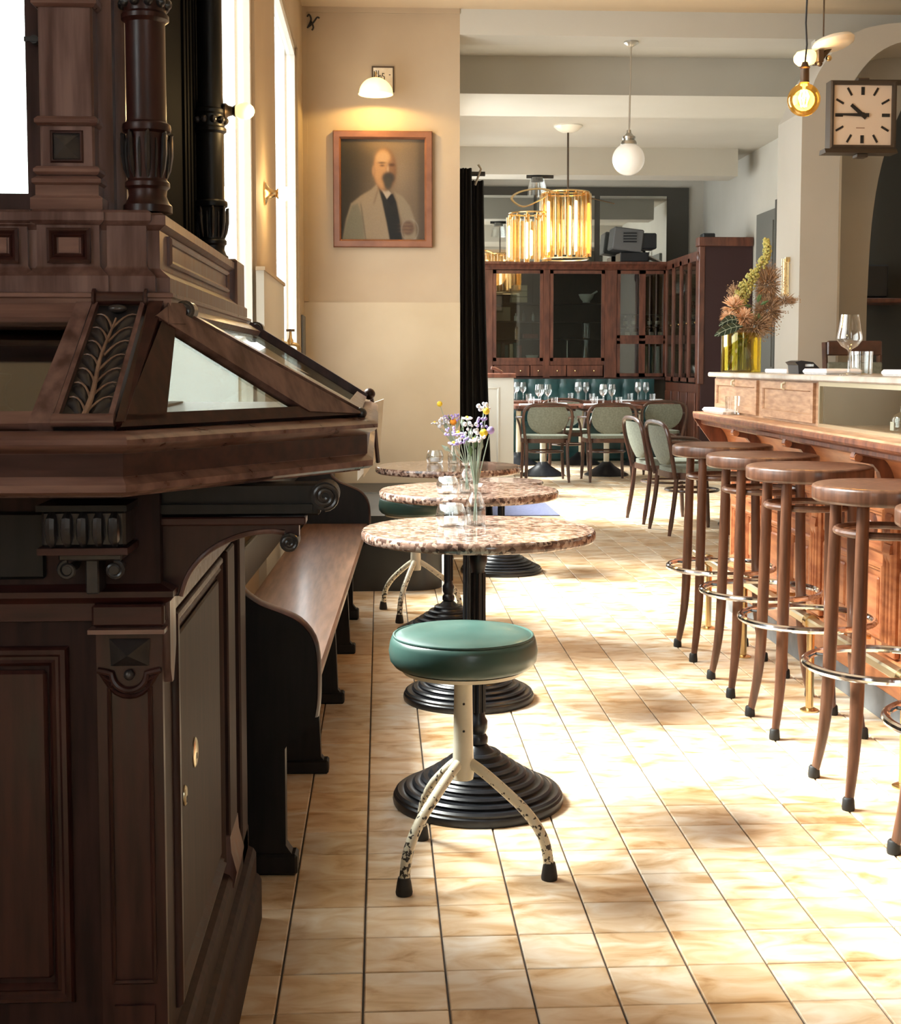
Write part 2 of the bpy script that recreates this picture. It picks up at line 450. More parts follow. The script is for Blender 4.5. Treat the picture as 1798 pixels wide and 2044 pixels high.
    def build(s, name, mat, parent=None, smooth=35, label=None):
        off = Vector((0,0,0)); p = parent
        while p: off += p.location; p = p.parent
        o = bpy.data.objects.new(name, s.mesh(name, mat, smooth, off))
        COL.objects.link(o)
        if parent: o.parent = parent
        if label: o['label'] = label
        return o

def thing(name, label, cat, loc=(0,0,0), group=None):
    o = bpy.data.objects.new(name, None); COL.objects.link(o)
    o.empty_display_size = 0.1
    o.location = loc; o['label'] = label; o['category'] = cat
    if group: o['group'] = group
    return o
def tag(o, label, cat, group=None):
    o['label'] = label; o['category'] = cat
    if group: o['group'] = group
    return o
def single(mb, name, mat, label, cat, loc, group=None, smooth=35):
    """a thing that is one mesh, its origin at its base"""
    o = bpy.data.objects.new(name, mb.mesh(name, mat, smooth, loc)); COL.objects.link(o)
    o.location = loc
    return tag(o, label, cat, group)
def struct(mb, name, mat, parent=None, smooth=0, label=None):
    o = mb.build(name, mat, parent, smooth, label)
    if not parent: o['kind'] = 'structure'
    return o
def dup(root, loc, rotz=0.0, label=None, group=None):
    r = root.copy(); COL.objects.link(r); r.location = loc; r.rotation_euler = (0,0,rotz)
    if label: r['label'] = label
    if group: r['group'] = group
    for ch in list(root.children):
        c = ch.copy(); COL.objects.link(c); c.parent = r
        for g in list(ch.children):
            d = g.copy(); COL.objects.link(d); d.parent = c
    return r
def place(root, loc, rotz=0.0):
    root.location = loc; root.rotation_euler = (0,0,rotz); return root
def arc(cx, cy, r, a0, a1, n):
    return [(cx + r*math.cos(math.radians(a0+(a1-a0)*i/n)), cy + r*math.sin(math.radians(a0+(a1-a0)*i/n))) for i in range(n+1)]
def smoothpts(pts, k=4):
    """Catmull-Rom through points of any dimension"""
    out = []; n = len(pts)
    for i in range(n-1):
        p0, p1, p2, p3 = pts[max(i-1,0)], pts[i], pts[i+1], pts[min(i+2,n-1)]
        for j in range(k):
            t = j/k
            out.append(tuple(0.5*(2*b + (c-a)*t + (2*a-5*b+4*c-d)*t*t + (3*b-a-3*c+d)*t**3) for a,b,c,d in zip(p0,p1,p2,p3)))
    out.append(tuple(pts[-1])); return out
XY = lambda u, v, n: (u, v, n)
# ================================================================== THE SETTING
# ---- floor: dark joints below, every stone tile set on it
floor = struct(MB().box(-2.4, 4.4, -2.7, 17.8, -0.08, -0.005), 'floor', 'grout')
GX, GY = 0.0042, 0.0022
def tile_mb(h, tilt, gx=GX, gy=GY):
    a, b = TILE/2-gx/2, TILE/2-gy/2; c = 0.0022
    m = MB()
    t = lambda x, y: h + tilt[0]*x + tilt[1]*y
    m.add([(-a,-b,-0.005),(a,-b,-0.005),(a,b,-0.005),(-a,b,-0.005),
           (-a,-b,t(-a,-b)-c*0.7),(a,-b,t(a,-b)-c*0.7),(a,b,t(a,b)-c*0.7),(-a,b,t(-a,b)-c*0.7),
           (-a+c,-b+c,t(-a,-b)),(a-c,-b+c,t(a,-b)),(a-c,b-c,t(a,b)),(-a+c,b-c,t(-a,b))],
          [(0,1,5,4),(1,2,6,5),(2,3,7,6),(3,0,4,7),(4,5,9,8),(5,6,10,9),(6,7,11,10),(7,4,8,11),(8,9,10,11)])
    return m
tile_meshes = [tile_mb(random.uniform(-0.0006, 0.0004), (random.uniform(-.003,.003), random.uniform(-.003,.003))).mesh('tile', 'stone_tile', 0) for _ in range(10)]
cells = []
for j in range(-30, 94):
    for i in range(-14, 28):
        x = TX0 + (i+0.5)*TILE; y = TY0 + (j+0.5)*TILE
        if x < -0.52 and y > 3.0: continue
        if x > 4.2 or y > 17.4: continue
        if x < -2.3 or y < -2.6: continue
        cells.append((x, y))
def in_view(x, y):
    dx = (x*math.cos(-0.052) + y*math.sin(-0.052)); dz = y
    return y > 2.25 and (x/y) < 0.40 and x/y > -0.13 and not (x < -0.28 and y < 3.0) and x < 1.72
near = sorted([c for c in cells if in_view(*c)], key=lambda c: c[1])[:300]
nearset = set(near)
for (x, y) in near:
    o = bpy.data.objects.new('tile', random.choice(tile_meshes)); COL.objects.link(o)
    o.location = (x, y, 0); o.parent = floor
rest = MB()
for c in cells:
    if c in nearset: continue
    t = tile_mb(0, (0, 0), 0.004, 0.002)
    rest.add([(x+c[0], y+c[1], z) for x, y, z in t.v], t.f)
o = rest.build('tiles', 'stone_tile', floor, 0); o['kind'] = 'stuff'

# ---- left wall with its two tall windows
wl = MB()
T0, T1 = -0.58, -0.50
SILL, HEAD = 0.95, 3.12
wl.box(T0, T1, 3.08, 9.30, 0, SILL).box(T0, T1, 3.08, 9.30, HEAD, 3.52)
for (a, b) in ((3.08, 3.14), (5.56, 6.62), (8.46, 9.30)): wl.box(T0, T1, a, b, SILL, HEAD)
wall_left = struct(wl, 'wall_left', 'wall_cream')
MB().box(-0.50, -0.468, 5.52, 6.66, 0, 1.57).build('pier_wainscot', 'wall_white', wall_left, 0)
MB().box(-0.50, -0.462, 5.50, 6.68, 1.57, 1.585).build('wainscot_cap', 'wall_cream', wall_left, 0)
def window(n, y0, y1, x=-0.565):
    r = MB()
    for (a, b, c, d) in ((y0, y0+.05, SILL, HEAD), (y1-.05, y1, SILL, HEAD), (y0, y1, SILL, SILL+.05), (y0, y1, HEAD-.05, HEAD)):
        r.box(x, x+.05, a, b, c, d)
    f = struct(r, 'window_%d' % n, 'white_paint')
    MB().box(x+.022, x+.027, y0+.05, y1-.05, SILL+.05, HEAD-.05).build('pane', 'pane_glass', f, 0)
    MB().box(-0.58, -0.47, y0-.02, y1+.02, SILL-.03, SILL).build('window_sill', 'white_paint', f, 0)
    return f
window(1, 3.14, 5.56); window(2, 6.62, 8.46)  # first window lengthened out of view to let sun onto the near floor

# ---- the return wall beside the cabinet, with a window seen through the cabinet's opening
wr = MB()
wr.box(-2.4, -0.58, 3.08, 3.16, 0, 1.15).box(-2.4, -0.58, 3.08, 3.16, 2.9, 3.52)
wr.box(-2.4, -1.9, 3.08, 3.16, 1.15, 2.9).box(-0.68, -0.58, 3.08, 3.16, 1.15, 2.9)
struct(wr, 'wall_return', 'wall_cream')
r = MB()
for (a, b, c, d) in ((-1.9, -1.85, 1.15, 2.9), (-.71, -.68, 1.15, 2.9), (-1.9, -.68, 1.15, 1.2), (-1.9, -.68, 2.85, 2.9), (-1.37, -1.33, 1.2, 2.85)):
    r.box(a, b, 3.10, 3.15, c, d)
f = struct(r, 'window_3', 'white_paint')
for (a, b) in ((-1.85, -1.37), (-1.33, -.71)):
    MB().box(a, b, 3.12, 3.125, 1.2, 2.85).build('pane', 'pane_glass', f, 0)

# ---- near-left wall, wall behind the viewer (a shop window in it), right wall behind the bar
wn = MB().box(-2.48, -2.4, -2.7, 3.16, 0, 1.4).box(-2.48, -2.4, -2.7, 3.16, 3.0, 3.52)
for (a, b) in ((-2.7, -1.3), (0.3, 3.16)): wn.box(-2.48, -2.4, a, b, 1.4, 3.0)
struct(wn, 'wall_near_left', 'wall_cream')
r = MB()
for (a, b, c, d) in ((-1.3, -1.25, 1.4, 3.0), (.25, .3, 1.4, 3.0), (-1.3, .3, 1.4, 1.45), (-1.3, .3, 2.95, 3.0)): r.box(-2.47, -2.42, a, b, c, d)
f = struct(r, 'window_7', 'white_paint')
MB().box(-2.448, -2.443, -1.25, .25, 1.45, 2.95).build('pane', 'pane_glass', f, 0)
wb = MB().box(-2.4, 3.7, -2.78, -2.7, 0, 0.7).box(-2.4, 3.7, -2.78, -2.7, 3.1, 3.52)
for (a, b) in ((-2.4, 0.6), (1.6, 3.7)): wb.box(a, b, -2.78, -2.7, 0.7, 3.1)
struct(wb, 'wall_front', 'wall_cream')
r = MB()
for (a, b, c, d) in ((.6, .66, .7, 3.1), (1.54, 1.6, .7, 3.1), (.6, 1.6, .7, .76), (.6, 1.6, 3.04, 3.1)):
    r.box(a, b, -2.77, -2.71, c, d)
f = struct(r, 'window_4', 'dark_wood')
for (a, b) in ((.66, 1.54),):
    MB().box(a, b, -2.745, -2.74, .76, 3.04).build('pane', 'pane_glass', f, 0)
struct(MB().box(3.7, 3.8, -2.78, 8.9, 0, 3.52).box(3.8, 4.3, 8.82, 8.9, 0, 3.6), 'wall_right', 'wall_cream')

# ---- portrait wall: matt distemper above, glossy oil paint below
pw = struct(MB().box(-0.50, 0.53, 9.0, 9.30, 1.595, 3.52), 'wall_portrait', 'wall_cream')
MB().box(-0.50, 0.532, 8.994, 9.30, 0, 1.595).build('oil_paint_dado', 'wall_gloss', pw, 0)
MB().box(-0.50, -0.47, 8.985, 9.0, 1.6, 3.51).build('corner_strip', 'wall_cream', pw, 0)
MB().box(-0.47, 0.53, 8.99, 9.0, 3.475, 3.51).build('picture_rail', 'wall_cream', pw, 0)

# ---- ceilings and beams
struct(MB().box(-2.48, 3.8, -2.78, 3.16, 3.51, 3.64).box(-0.58, 3.8, 3.16, 9.0, 3.51, 3.64), 'ceiling', 'ceiling_warm')
struct(MB().box(-0.58, 4.4, 9.0, 9.3, 3.56, 3.70).box(0.40, 4.4, 9.3, 17.6, 3.56, 3.70), 'ceiling_back', 'ceiling_white')
struct(MB().box(0.53, 4.4, 9.0, 9.28, 3.345, 3.60), 'trim_1', 'ceiling_white')
struct(MB().box(0.40, 4.4, 10.56, 11.5, 3.27, 3.60), 'trim_2', 'ceiling_white')
struct(MB().box(0.40, 3.97, 14.95, 15.35, 3.26, 3.60), 'trim_3', 'ceiling_white')

# ---- back room
wbl = MB().box(0.40, 0.48, 9.3, 17.6, 0, .8).box(0.40, 0.48, 9.3, 17.6, 3.1, 3.6)
for (a, b) in ((9.3, 10.5), (13.1, 14.1), (16.3, 17.6)): wbl.box(0.40, 0.48, a, b, .8, 3.1)
struct(wbl, 'wall_back_left', 'wall_white')
for n, (a, b) in ((5, (10.5, 13.1)), (6, (14.1, 16.3))):
    r = MB()
    for (p, q, c, d) in ((a, a+.06, .8, 3.1), (b-.06, b, .8, 3.1), (a, b, .8, .86), (a, b, 3.04, 3.1), ((a+b)/2-.03, (a+b)/2+.03, .86, 3.04)):
        r.box(0.41, 0.47, p, q, c, d)
    f = struct(r, 'window_%d' % n, 'white_paint')
    for (p, q) in ((a+.06, (a+b)/2-.03), ((a+b)/2+.03, b-.06)):
        MB().box(0.435, 0.44, p, q, .86, 3.04).build('pane', 'pane_glass', f, 0)
struct(MB().box(0.40, 4.4, 17.5, 17.6, 0, 3.6), 'wall_back', 'wall_white')
struct(MB().box(4.2, 4.3, 8.9, 17.5, 0, 3.6), 'wall_back_right', 'wall_white')
d1 = struct(MB().box(4.16, 4.2, 14.1, 14.85, 0, 2.82), 'door_1', 'door_grey')
MB().box(4.145, 4.16, 14.02, 14.1, 0, 2.9).build('door_jamb', 'dark_panel', d1, 0)
MB().box(4.145, 4.16, 14.18, 14.77, 1.15, 2.7).build('door_panel', 'door_grey', d1, 0)

# ---- pier and arch at the end of the bar
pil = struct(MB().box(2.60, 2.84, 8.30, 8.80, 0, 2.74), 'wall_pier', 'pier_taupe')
ar = MB()
out = [(2.60, 2.74)] + smoothpts([(2.63, 2.80), (2.70, 2.98), (2.83, 3.15), (3.0, 3.25), (3.3, 3.29), (3.75, 3.29)], 4)
inn = smoothpts([(3.75, 3.18), (3.3, 3.18), (3.10, 3.12), (2.97, 3.0), (2.88, 2.85), (2.84, 2.74)], 4)
ar.prism(out + inn, 8.30, 8.80, 'xz')
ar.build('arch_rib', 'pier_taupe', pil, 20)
MB().box(2.85, 2.875, 8.36, 8.40, 0, 2.74).build('corner_bead', 'white_paint', pil, 0)
wa = MB()
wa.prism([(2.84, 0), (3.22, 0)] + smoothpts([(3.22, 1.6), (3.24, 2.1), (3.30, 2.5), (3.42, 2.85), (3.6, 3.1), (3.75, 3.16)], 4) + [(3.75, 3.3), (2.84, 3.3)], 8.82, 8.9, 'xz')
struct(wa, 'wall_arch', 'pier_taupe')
struct(MB().box(3.15, 4.2, 9.4, 9.46, 0, 3.3), 'wall_bar_back', 'dark_panel')
# ================================================================== CARVED DARK CABINET (left foreground)
cab = thing('carved_cabinet', 'dark carved wooden display cabinet with columns and sloping glass lid at the left', 'cabinet', (-0.75, 2.4, 0))
BX, BY0, BY1 = -0.305, 1.87, 2.86       # body: right side plane, front, back
LX = -1.45                              # left end, outside the picture
def P(mb, name, mat='dark_wood', parent=None, smooth=35, label=None):
    return mb.build(name, mat, parent or cab, smooth, label)
# -- body
P(MB().box(LX, BX, BY0, BY1, 0.0, 1.04), 'body', 'satin_wood', None, 0)
# plinth: stepped mouldings sweeping round the front and the right side
path = [(LX, BY0), (BX, BY0), (BX, BY1)]
P(MB().sweep(path, [(0.0,0.0),(0.045,0.0),(0.045,0.085),(0.040,0.095),(0.034,0.10),(0.034,0.145),(0.028,0.155),(0.018,0.16),(0.018,0.205),(0.012,0.215),(0.0,0.22)], XY), 'plinth', 'satin_wood', None, 30)
# string moulding under the niche, then the plain band
P(MB().sweep(path, [(0.0,0.842),(0.008,0.844),(0.008,0.868),(0.014,0.872),(0.020,0.878),(0.020,0.886),(0.010,0.890),(0.0,0.894)], XY), 'string_course', 'dark_wood_across', None, 30)
# -- moulded panel helper on the front (u = x, v = z) and on the side (u = y, v = z)
FR = lambda y: (lambda u, v, n: (u, y - n, v))
SD = lambda x: (lambda u, v, n: (x + n, u, v))
def rect(u0, v0, u1, v1): return [(u0, v0), (u1, v0), (u1, v1), (u0, v1)]     # outward = outside of the rectangle
MOULD = [(0.0, 0.0), (0.0, 0.004), (-0.004, 0.010), (-0.010, 0.011), (-0.014, 0.006), (-0.018, 0.006), (-0.022, 0.009), (-0.026, 0.004), (-0.028, 0.0)]
def frame_mould(fn, r, prof=MOULD):
    return MB().sweep(rect(*r), [(-o if False else o, h) for o, h in prof], fn, True)
# front door panel
P(frame_mould(FR(BY0), (-1.02, 0.30, -0.432, 0.808)), 'door_moulding', 'dark_wood')
P(MB().bev(-0.99, -0.462, BY0-0.007, BY0+0.002, 0.335, 0.775, 0.005), 'door_panel', 'dark_wood')
# pilaster on the front corner, with its cap, diamond block, boss, scallop and sunk panel
pil_f = P(MB().box(-0.392, -0.302, BY0-0.014, BY0, 0.16, 0.842), 'corner_pilaster', 'dark_wood', None, 0)
P(MB().bev(-0.396, -0.298, BY0-0.022, BY0, 0.838, 0.868, 0.003), 'pilaster_cap', 'dark_wood_across', pil_f)
P(MB().box(-0.400, -0.296, BY0-0.030, BY0, 0.829, 0.835), 'pilaster_fillet', 'worn_sheen_wood_across', pil_f)
dm = MB(); y = BY0-0.015
dm.add([(-.372,y,.782),(-.320,y,.782),(-.318,y,.820),(-.374,y,.820),(-.346,y-.020,.800)], [(0,1,4),(1,2,4),(2,3,4),(3,0,4),(0,3,2,1)])
P(dm, 'diamond_block', 'black_carving', pil_f, 0)
P(MB().ball((-0.347, BY0-0.018, 0.770), 0.0075), 'boss', 'black_carving', pil_f)
sc = arc(-0.347, 0.772, 0.024, 180, 360, 12)
P(MB().tube([(-0.390, BY0-.016, .776), (-0.376, BY0-.016, .773)] + [(a, BY0-.017, b) for a, b in sc] + [(-0.318, BY0-.016, .773), (-0.304, BY0-.016, .776)], 0.0045, 8), 'scallop_bead', 'dark_wood', pil_f)
sp = [(-0.378, 0.752), (-0.372, 0.758)] + arc(-0.347, 0.772, 0.030, 205, 335, 8) + [(-0.322, 0.758), (-0.316, 0.752), (-0.316, 0.33), (-0.378, 0.33)]
P(MB().sweep(sp[::-1], [(0,0),(0,.003),(-.003,.006),(-.006,.003),(-.006,0)], FR(BY0-.014), True), 'sunk_panel_bead', 'dark_wood', pil_f)
P(MB().box(-0.375, -0.319, BY0-0.019, BY0-0.012, 0.24, 0.30), 'pilaster_foot', 'dark_wood', pil_f, 0)
# side: framed door with two brass escutcheons, rear pilaster
P(frame_mould(SD(BX), (1.955, 0.245, 2.52, 0.838)), 'side_moulding', 'dark_wood')
P(MB().bev(BX, BX+0.006, 1.99, 2.485, 0.28, 0.80, 0.004), 'side_door', 'satin_wood')
for (yy, zz, ry, rz, nm) in ((2.135, 0.578, 0.022, 0.024, 'key_plate'), (2.02, 0.545, 0.011, 0.016, 'key_plate')):
    e = P(MB().lathe([(1.0, 0.0), (1.0, 0.5), (0.85, 1.0), (0.0, 1.0)], (0,0,0), 24, 'x', scale=(1,1)).xf(Matrix.Translation((BX+.006, yy, zz)) @ Matrix.Diagonal((0.004, ry, rz, 1))), nm, 'pale_brass', None, 40, 'brass keyhole plate')
    P(MB().box(BX+.0101, BX+.0108, yy-.003, yy+.003, zz-.010, zz-.001), 'keyhole', 'ink', e, 0)
P(MB().bev(BX, BX+0.014, 2.56, 2.68, 0.16, 0.842, 0.003), 'side_pilaster', 'satin_wood')
P(MB().sweep([(2.55,.19),(2.69,.19)], [(0,0),(0.0,.02),(-.03,.026),(-.07,.016),(-.10,.014),(-.10,0)], SD(BX)), 'pilaster_scroll', 'worn_sheen_wood')
P(MB().bev(BX, BX+0.018, 2.74, 2.85, 0.10, 1.0, 0.004), 'back_stile', 'satin_wood')
# corner block hanging at the front corner, its flank facing the aisle
P(MB().prism([(1.872, .868), (1.925, .868), (1.925, .80), (1.912, .775), (1.898, .752), (1.885, .752), (1.872, .775)], BX, BX+.012, 'yz'), 'side_corbel', 'worn_sheen_wood')
# -- niche band under the ledge: dark boards, fluted corbel and scroll capital
P(MB().bev(-1.4, -0.46, BY0-0.006, BY0, 0.902, 0.995, 0.004), 'frieze_panel', 'ebony')
cb = P(MB().bev(-0.448, -0.338, BY0-0.075, BY0, 0.955, 1.004, 0.004), 'fluted_corbel', 'black_carving')
for k in range(5):
    xx = -0.434 + k*0.0205
    P(MB().tube([(xx, BY0-.070, 1.001), (xx, BY0-.081, .992), (xx, BY0-.083, .978), (xx, BY0-.080, .966), (xx, BY0-.074, .957)], [.005,.0075,.008,.0075,.004], 8), 'flute', 'black_carving', cb)
P(MB().box(-0.452, -0.334, BY0-0.084, BY0, 0.946, 0.955), 'corbel_shelf', 'dark_wood_across', cb, 0)
P(MB().box(-0.452, -0.334, BY0-0.086, BY0, 1.004, 1.012), 'corbel_top', 'ebony', cb, 0)
cap = P(MB().bev(-0.430, -0.346, BY0-0.06, BY0, 0.935, 0.944, 0.002), 'scroll_capital', 'black_carving')
for s_ in (-1, 1):
    cx = -0.388 + s_*0.031
    pts = []
    for i in range(28):
        a = math.radians(90 - s_*i*22); rr = 0.0125*(1 - i/34)
        pts.append((cx + rr*math.cos(a), BY0-.056, 0.922 + rr*math.sin(a)))
    P(MB().tube(pts, 0.0034, 7), 'volute', 'black_carving', cap)
    P(MB().lathe([(0.0,-.004),(0.006,-.004),(0.006,.05),(0.0,.05)], (cx, BY0-.056, .922), 14, 'y'), 'volute_roll', 'black_carving', cap)
P(MB().bev(-0.397, -0.379, BY0-0.05, BY0, 0.888, 0.935, 0.002), 'capital_neck', 'black_carving', cap)
# -- console arm under the ledge, reaching out over the bench
AY = BY0+0.02
ca = P(MB().bev(-0.31, -0.085, AY, AY+0.045, 0.985, 1.030, 0.003), 'console_arm', 'ebony')
P(MB().box(-0.31, -0.095, AY-0.010, AY+0.045, 0.990, 1.002), 'arm_fillet', 'ebony', ca, 0)
P(MB().bev(-0.31, -0.105, AY-0.006, AY+0.045, 0.972, 0.984, 0.002), 'arm_moulding', 'dark_wood_across', ca)
P(MB().lathe([(0.0,-.012),(0.020,-.012),(0.020,.05),(0.0,.05)], (-0.078, AY, 1.013), 24, 'y'), 'scroll_roll', 'ebony', ca)
pts = []
for i in range(40):
    a = math.radians(-90 + i*20); rr = 0.0185*(1 - i/50)
    pts.append((-0.078 + rr*math.cos(a), AY-.012, 1.013 + rr*math.sin(a)))
P(MB().tube(pts, 0.0034, 7), 'scroll', 'black_carving', ca)
P(MB().lathe([(0.0,-.010),(0.013,-.010),(0.013,.045),(0.0,.045)], (-0.128, AY, .948), 20, 'y'), 'lower_roll', 'ebony', ca)
pts = []
for i in range(32):
    a = math.radians(90 - i*22); rr = 0.0120*(1 - i/40)
    pts.append((-0.128 + rr*math.cos(a), AY-.010, 0.948 + rr*math.sin(a)))
P(MB().tube(pts, 0.0028, 7), 'lower_scroll', 'black_carving', ca)
# arched spandrel below the arm
spn = [(-0.305, 0.972), (-0.115, 0.972), (-0.115, 0.955), (-0.135, 0.960)] + smoothpts([(-0.16, 0.962), (-0.20, 0.955), (-0.24, 0.935), (-0.268, 0.905), (-0.280, 0.872)], 4) + [(-0.305, 0.872)]
P(MB().prism(spn, AY+0.004, AY+0.030, 'xz'), 'arch_spandrel', 'dark_wood')
P(MB().tube([(a, AY+.004, b) for a, b in smoothpts([(-0.135, 0.961), (-0.16, 0.963), (-0.20, 0.956), (-0.24, 0.936), (-0.268, 0.906), (-0.281, 0.872)], 4)], 0.004, 8), 'arch_bead', 'worn_sheen_wood')
# -- the ledge with its cut-off corner
LED = [(LX, 1.70), (-0.322, 1.70), (-0.022, 2.12), (-0.022, 3.02)]
ledp = [(-0.30, 1.034), (0.004, 1.034), (0.010, 1.038), (0.010, 1.047), (0.004, 1.052), (0.0, 1.056), (0.0, 1.086), (0.005, 1.090), (0.013, 1.093), (0.018, 1.098), (0.018, 1.104), (0.012, 1.109), (0.004, 1.111), (0.0, 1.113), (-0.012, 1.114)]
P(MB().sweep(LED, ledp[1:], XY).prism([(LX, 1.71), (-0.326, 1.71), (-0.032, 2.122), (-0.032, 3.02), (LX, 3.02)], 1.030, 1.112, 'xy'), 'ledge', 'worn_sheen_wood_across', None, 30)
P(MB().sweep(LED, [(0.0006, 1.057), (0.0012, 1.057), (0.0012, 1.0855), (0.0006, 1.0855)], XY), 'ledge_fascia', 'dark_wood_across', None, 30)
# -- sloping glass lid between ledge and turret
A0 = Vector((-0.334, 1.716, 1.114)); A1 = Vector((-0.036, 2.128, 1.114)); A2 = Vector((-0.036, 3.0, 1.114)); AL = Vector((LX, 1.716, 1.114))
T_ = Vector((-0.300, 1.885, 1.272)); T2 = Vector((-0.290, 3.0, 1.272)); TL = Vector((LX, 1.885, 1.272))
def slab(mb, poly, nrm, t0, t1):
    n = len(poly)
    vs = [p + nrm*t0 for p in poly] + [p + nrm*t1 for p in poly]
    fs = [tuple(range(n)), tuple(range(2*n-1, n-1, -1))] + [(i, (i+1) % n, (i+1) % n + n, i+n) for i in range(n)]
    return mb.add(vs, fs)
def bar3(p, q, nrm, w0, w1, t0, t1):
    """a rail from p to q lying in a plane of normal nrm, between sideways offsets w0..w1"""
    d = (q-p).normalized(); s_ = nrm.cross(d).normalized()
    return slab(MB(), [p + s_*w0, q + s_*w0, q + s_*w1, p + s_*w1], nrm, t0, t1)
nF = Vector((0, -(T_.z-A0.z), (T_.y-A0.y))).normalized()
def on_front(x, t): return Vector((x, A0.y + (T_.y-A0.y)*t, A0.z + (T_.z-A0.z)*t))
lid = P(slab(MB(), [on_front(LX, 0), on_front(-0.430, 0), on_front(-0.410, 1), on_front(LX, 1)], nF, 0.0, 0.003), 'front_pane', 'case_glass', None, 0, 'sloping glass pane of the lid')
P(bar3(on_front(LX, 0.03), on_front(-0.41, 0.03), nF, -0.006, 0.016, -.004, .012), 'lid_bottom_rail', 'worn_sheen_wood_across', lid, 0)
P(bar3(on_front(LX, 0.97), on_front(-0.41, 0.97), nF, -0.022, 0.006, -.004, .012), 'lid_top_rail', 'worn_sheen_wood_across', lid, 0)
P(slab(MB(), [on_front(-0.440, 0), on_front(-0.412, 0), on_front(-0.393, 1), on_front(-0.414, 1)], nF, -.004, .014), 'lid_stile', 'worn_sheen_wood', lid, 0)
# acanthus panel, sheared like the rest of the lid
def fp(u, t, n=0.0):
    """u across 0..1, t up the slope 0..1 over the carved panel"""
    x0 = -0.410 + 0.020*t; x1 = -0.335 + 0.015*t
    return on_front(x0 + (x1-x0)*u, t) + nF*n
ap = P(MB().add([fp(0,0), fp(1,0), fp(1,1), fp(0,1), fp(0,0,.008), fp(1,0,.008), fp(1,1,.008), fp(0,1,.008)], [(0,1,2,3),(7,6,5,4),(0,4,5,1),(1,5,6,2),(2,6,7,3),(3,7,4,0)]), 'acanthus_panel', 'black_carving', None, 0, 'carved acanthus leaf panel, blackened')
for (u0, u1) in ((0.0, 0.09), (0.91, 1.0)):
    P(MB().add([fp(u0,0,.008), fp(u1,0,.008), fp(u1,1,.008), fp(u0,1,.008), fp(u0,0,.018), fp(u1,0,.018), fp(u1,1,.018), fp(u0,1,.018)], [(0,1,2,3),(7,6,5,4),(0,4,5,1),(1,5,6,2),(2,6,7,3),(3,7,4,0)]), 'panel_bead', 'worn_sheen_wood', ap, 0)
P(MB().tube([fp(0.5+0.03*math.sin(i*.7), 0.02+i*0.075, .012+.004) for i in range(12)], [0.0042-0.00026*i for i in range(12)], 8), 'leaf_midrib', 'carved_vein', ap)
for k in range(7):
    t0 = 0.08 + k*0.115
    for s_ in (-1, 1):
        w_ = 0.37
        c = [(0.5 + s_*w_*q, t0 + 0.30*q - 0.17*q*q) for q in (0, .2, .4, .6, .8, 1.0)]
        P(MB().tube([fp(u, min(t, .97), .013 - .004*abs(u-.5)) for u, t in c], [0.0018,.0017,.0015,.0013,.0011,.0007], 6), 'leaf_vein', 'carved_vein', ap)
        # curled lobe
        m = MB(); n0 = len(m.v); prof = []
        for q in range(6):
            qq = q/5; cu = 0.5 + s_*w_*(.1+.9*qq); ct = t0 + 0.30*qq - .17*qq*qq - .035
            hw = 0.050*math.sin(PI*min(1, .12+.80*qq)) + .006
            hgt = .0095 + .0035*math.sin(PI*qq) + .002*qq
            prof.append([fp(cu, min(ct-hw, .97), .008), fp(cu, min(ct-hw*.4, .97), hgt), fp(cu, min(ct+hw*.4,.97), hgt), fp(cu, min(ct+hw,.97), .008)])
        vs = [p for r_ in prof for p in r_]
        m.add(vs, [(a*4+b, a*4+b+1, a*4+b+5, a*4+b+4) for a in range(5) for b in range(3)])
        P(m, 'leaf_lobe', 'black_carving', ap, 60)
P(MB().tube([fp(-.03, 1.02, .016), fp(.02, 1.02, .016), fp(.05, 1.02, .016), fp(.95, 1.02, .016), fp(.98, 1.02, .016), fp(1.03, 1.02, .016)], [.014,.014,.0095,.0095,.014,.014], 14), 'top_roll', 'dark_wood_across', ap)
P(MB().tube([fp(-.02, 0.02, .014), fp(1.02, 0.02, .014)], .0085, 12), 'bottom_roll', 'worn_sheen_wood_across', ap)
P(MB().ball(fp(.5, .93, .016), .010, sc=(1.3,.9,.6)), 'leaf_bud', 'black_carving', ap)
# corner post between carved panel and triangular pane
cp0, cp1 = fp(1.0, 0), fp(1.0, 1)
P(slab(MB(), [cp0 + Vector((.004,0,0)), A0 + Vector((.012,0.012,0)), T_ + Vector((0.004,0,0)), cp1 + Vector((.004,0,0))], nF, -.004, .016), 'corner_stile', 'dark_wood', None, 0)
# triangular pane across the cut-off corner
nC = (A1-A0).cross(T_-A0).normalized()
if nC.z < 0: nC = -nC
tri = P(slab(MB(), [A0 + (A1-A0)*.06, A1, T_], nC, 0.0, 0.003), 'corner_pane', 'case_glass', None, 0, 'triangular glass pane of the lid')
dC = (A1-A0).normalized(); upC = nC.cross(dC).normalized()
if upC.z < 0: upC = -upC
P(slab(MB(), [A0, A1, A1 + upC*.0 + (T_-A1)*.10, A0 + (T_-A0)*.10], nC, -.003, .012), 'corner_bottom_rail', 'dark_wood_across', tri, 0)
P(slab(MB(), [A0 + (T_-A0)*.05, A0 + dC*.075 + (T_-A0)*.05, T_ + dC*.02, T_], nC, -.003, .012), 'corner_side_rail', 'dark_wood', tri, 0)
P(slab(MB(), [A1, T_, T_ - upC*.016 - dC*.030, A1 - dC*.13 + upC*.008], nC, -.003, .014), 'hip_rail', 'worn_sheen_wood', tri, 0)
P(slab(MB(), [T_ + upC*.004, T_ + dC*.035 + upC*.004, T_ + dC*.02 - upC*.028, T_ - dC*.012 - upC*.028], nC, -.003, .015), 'apex_block', 'worn_sheen_wood', tri, 0)
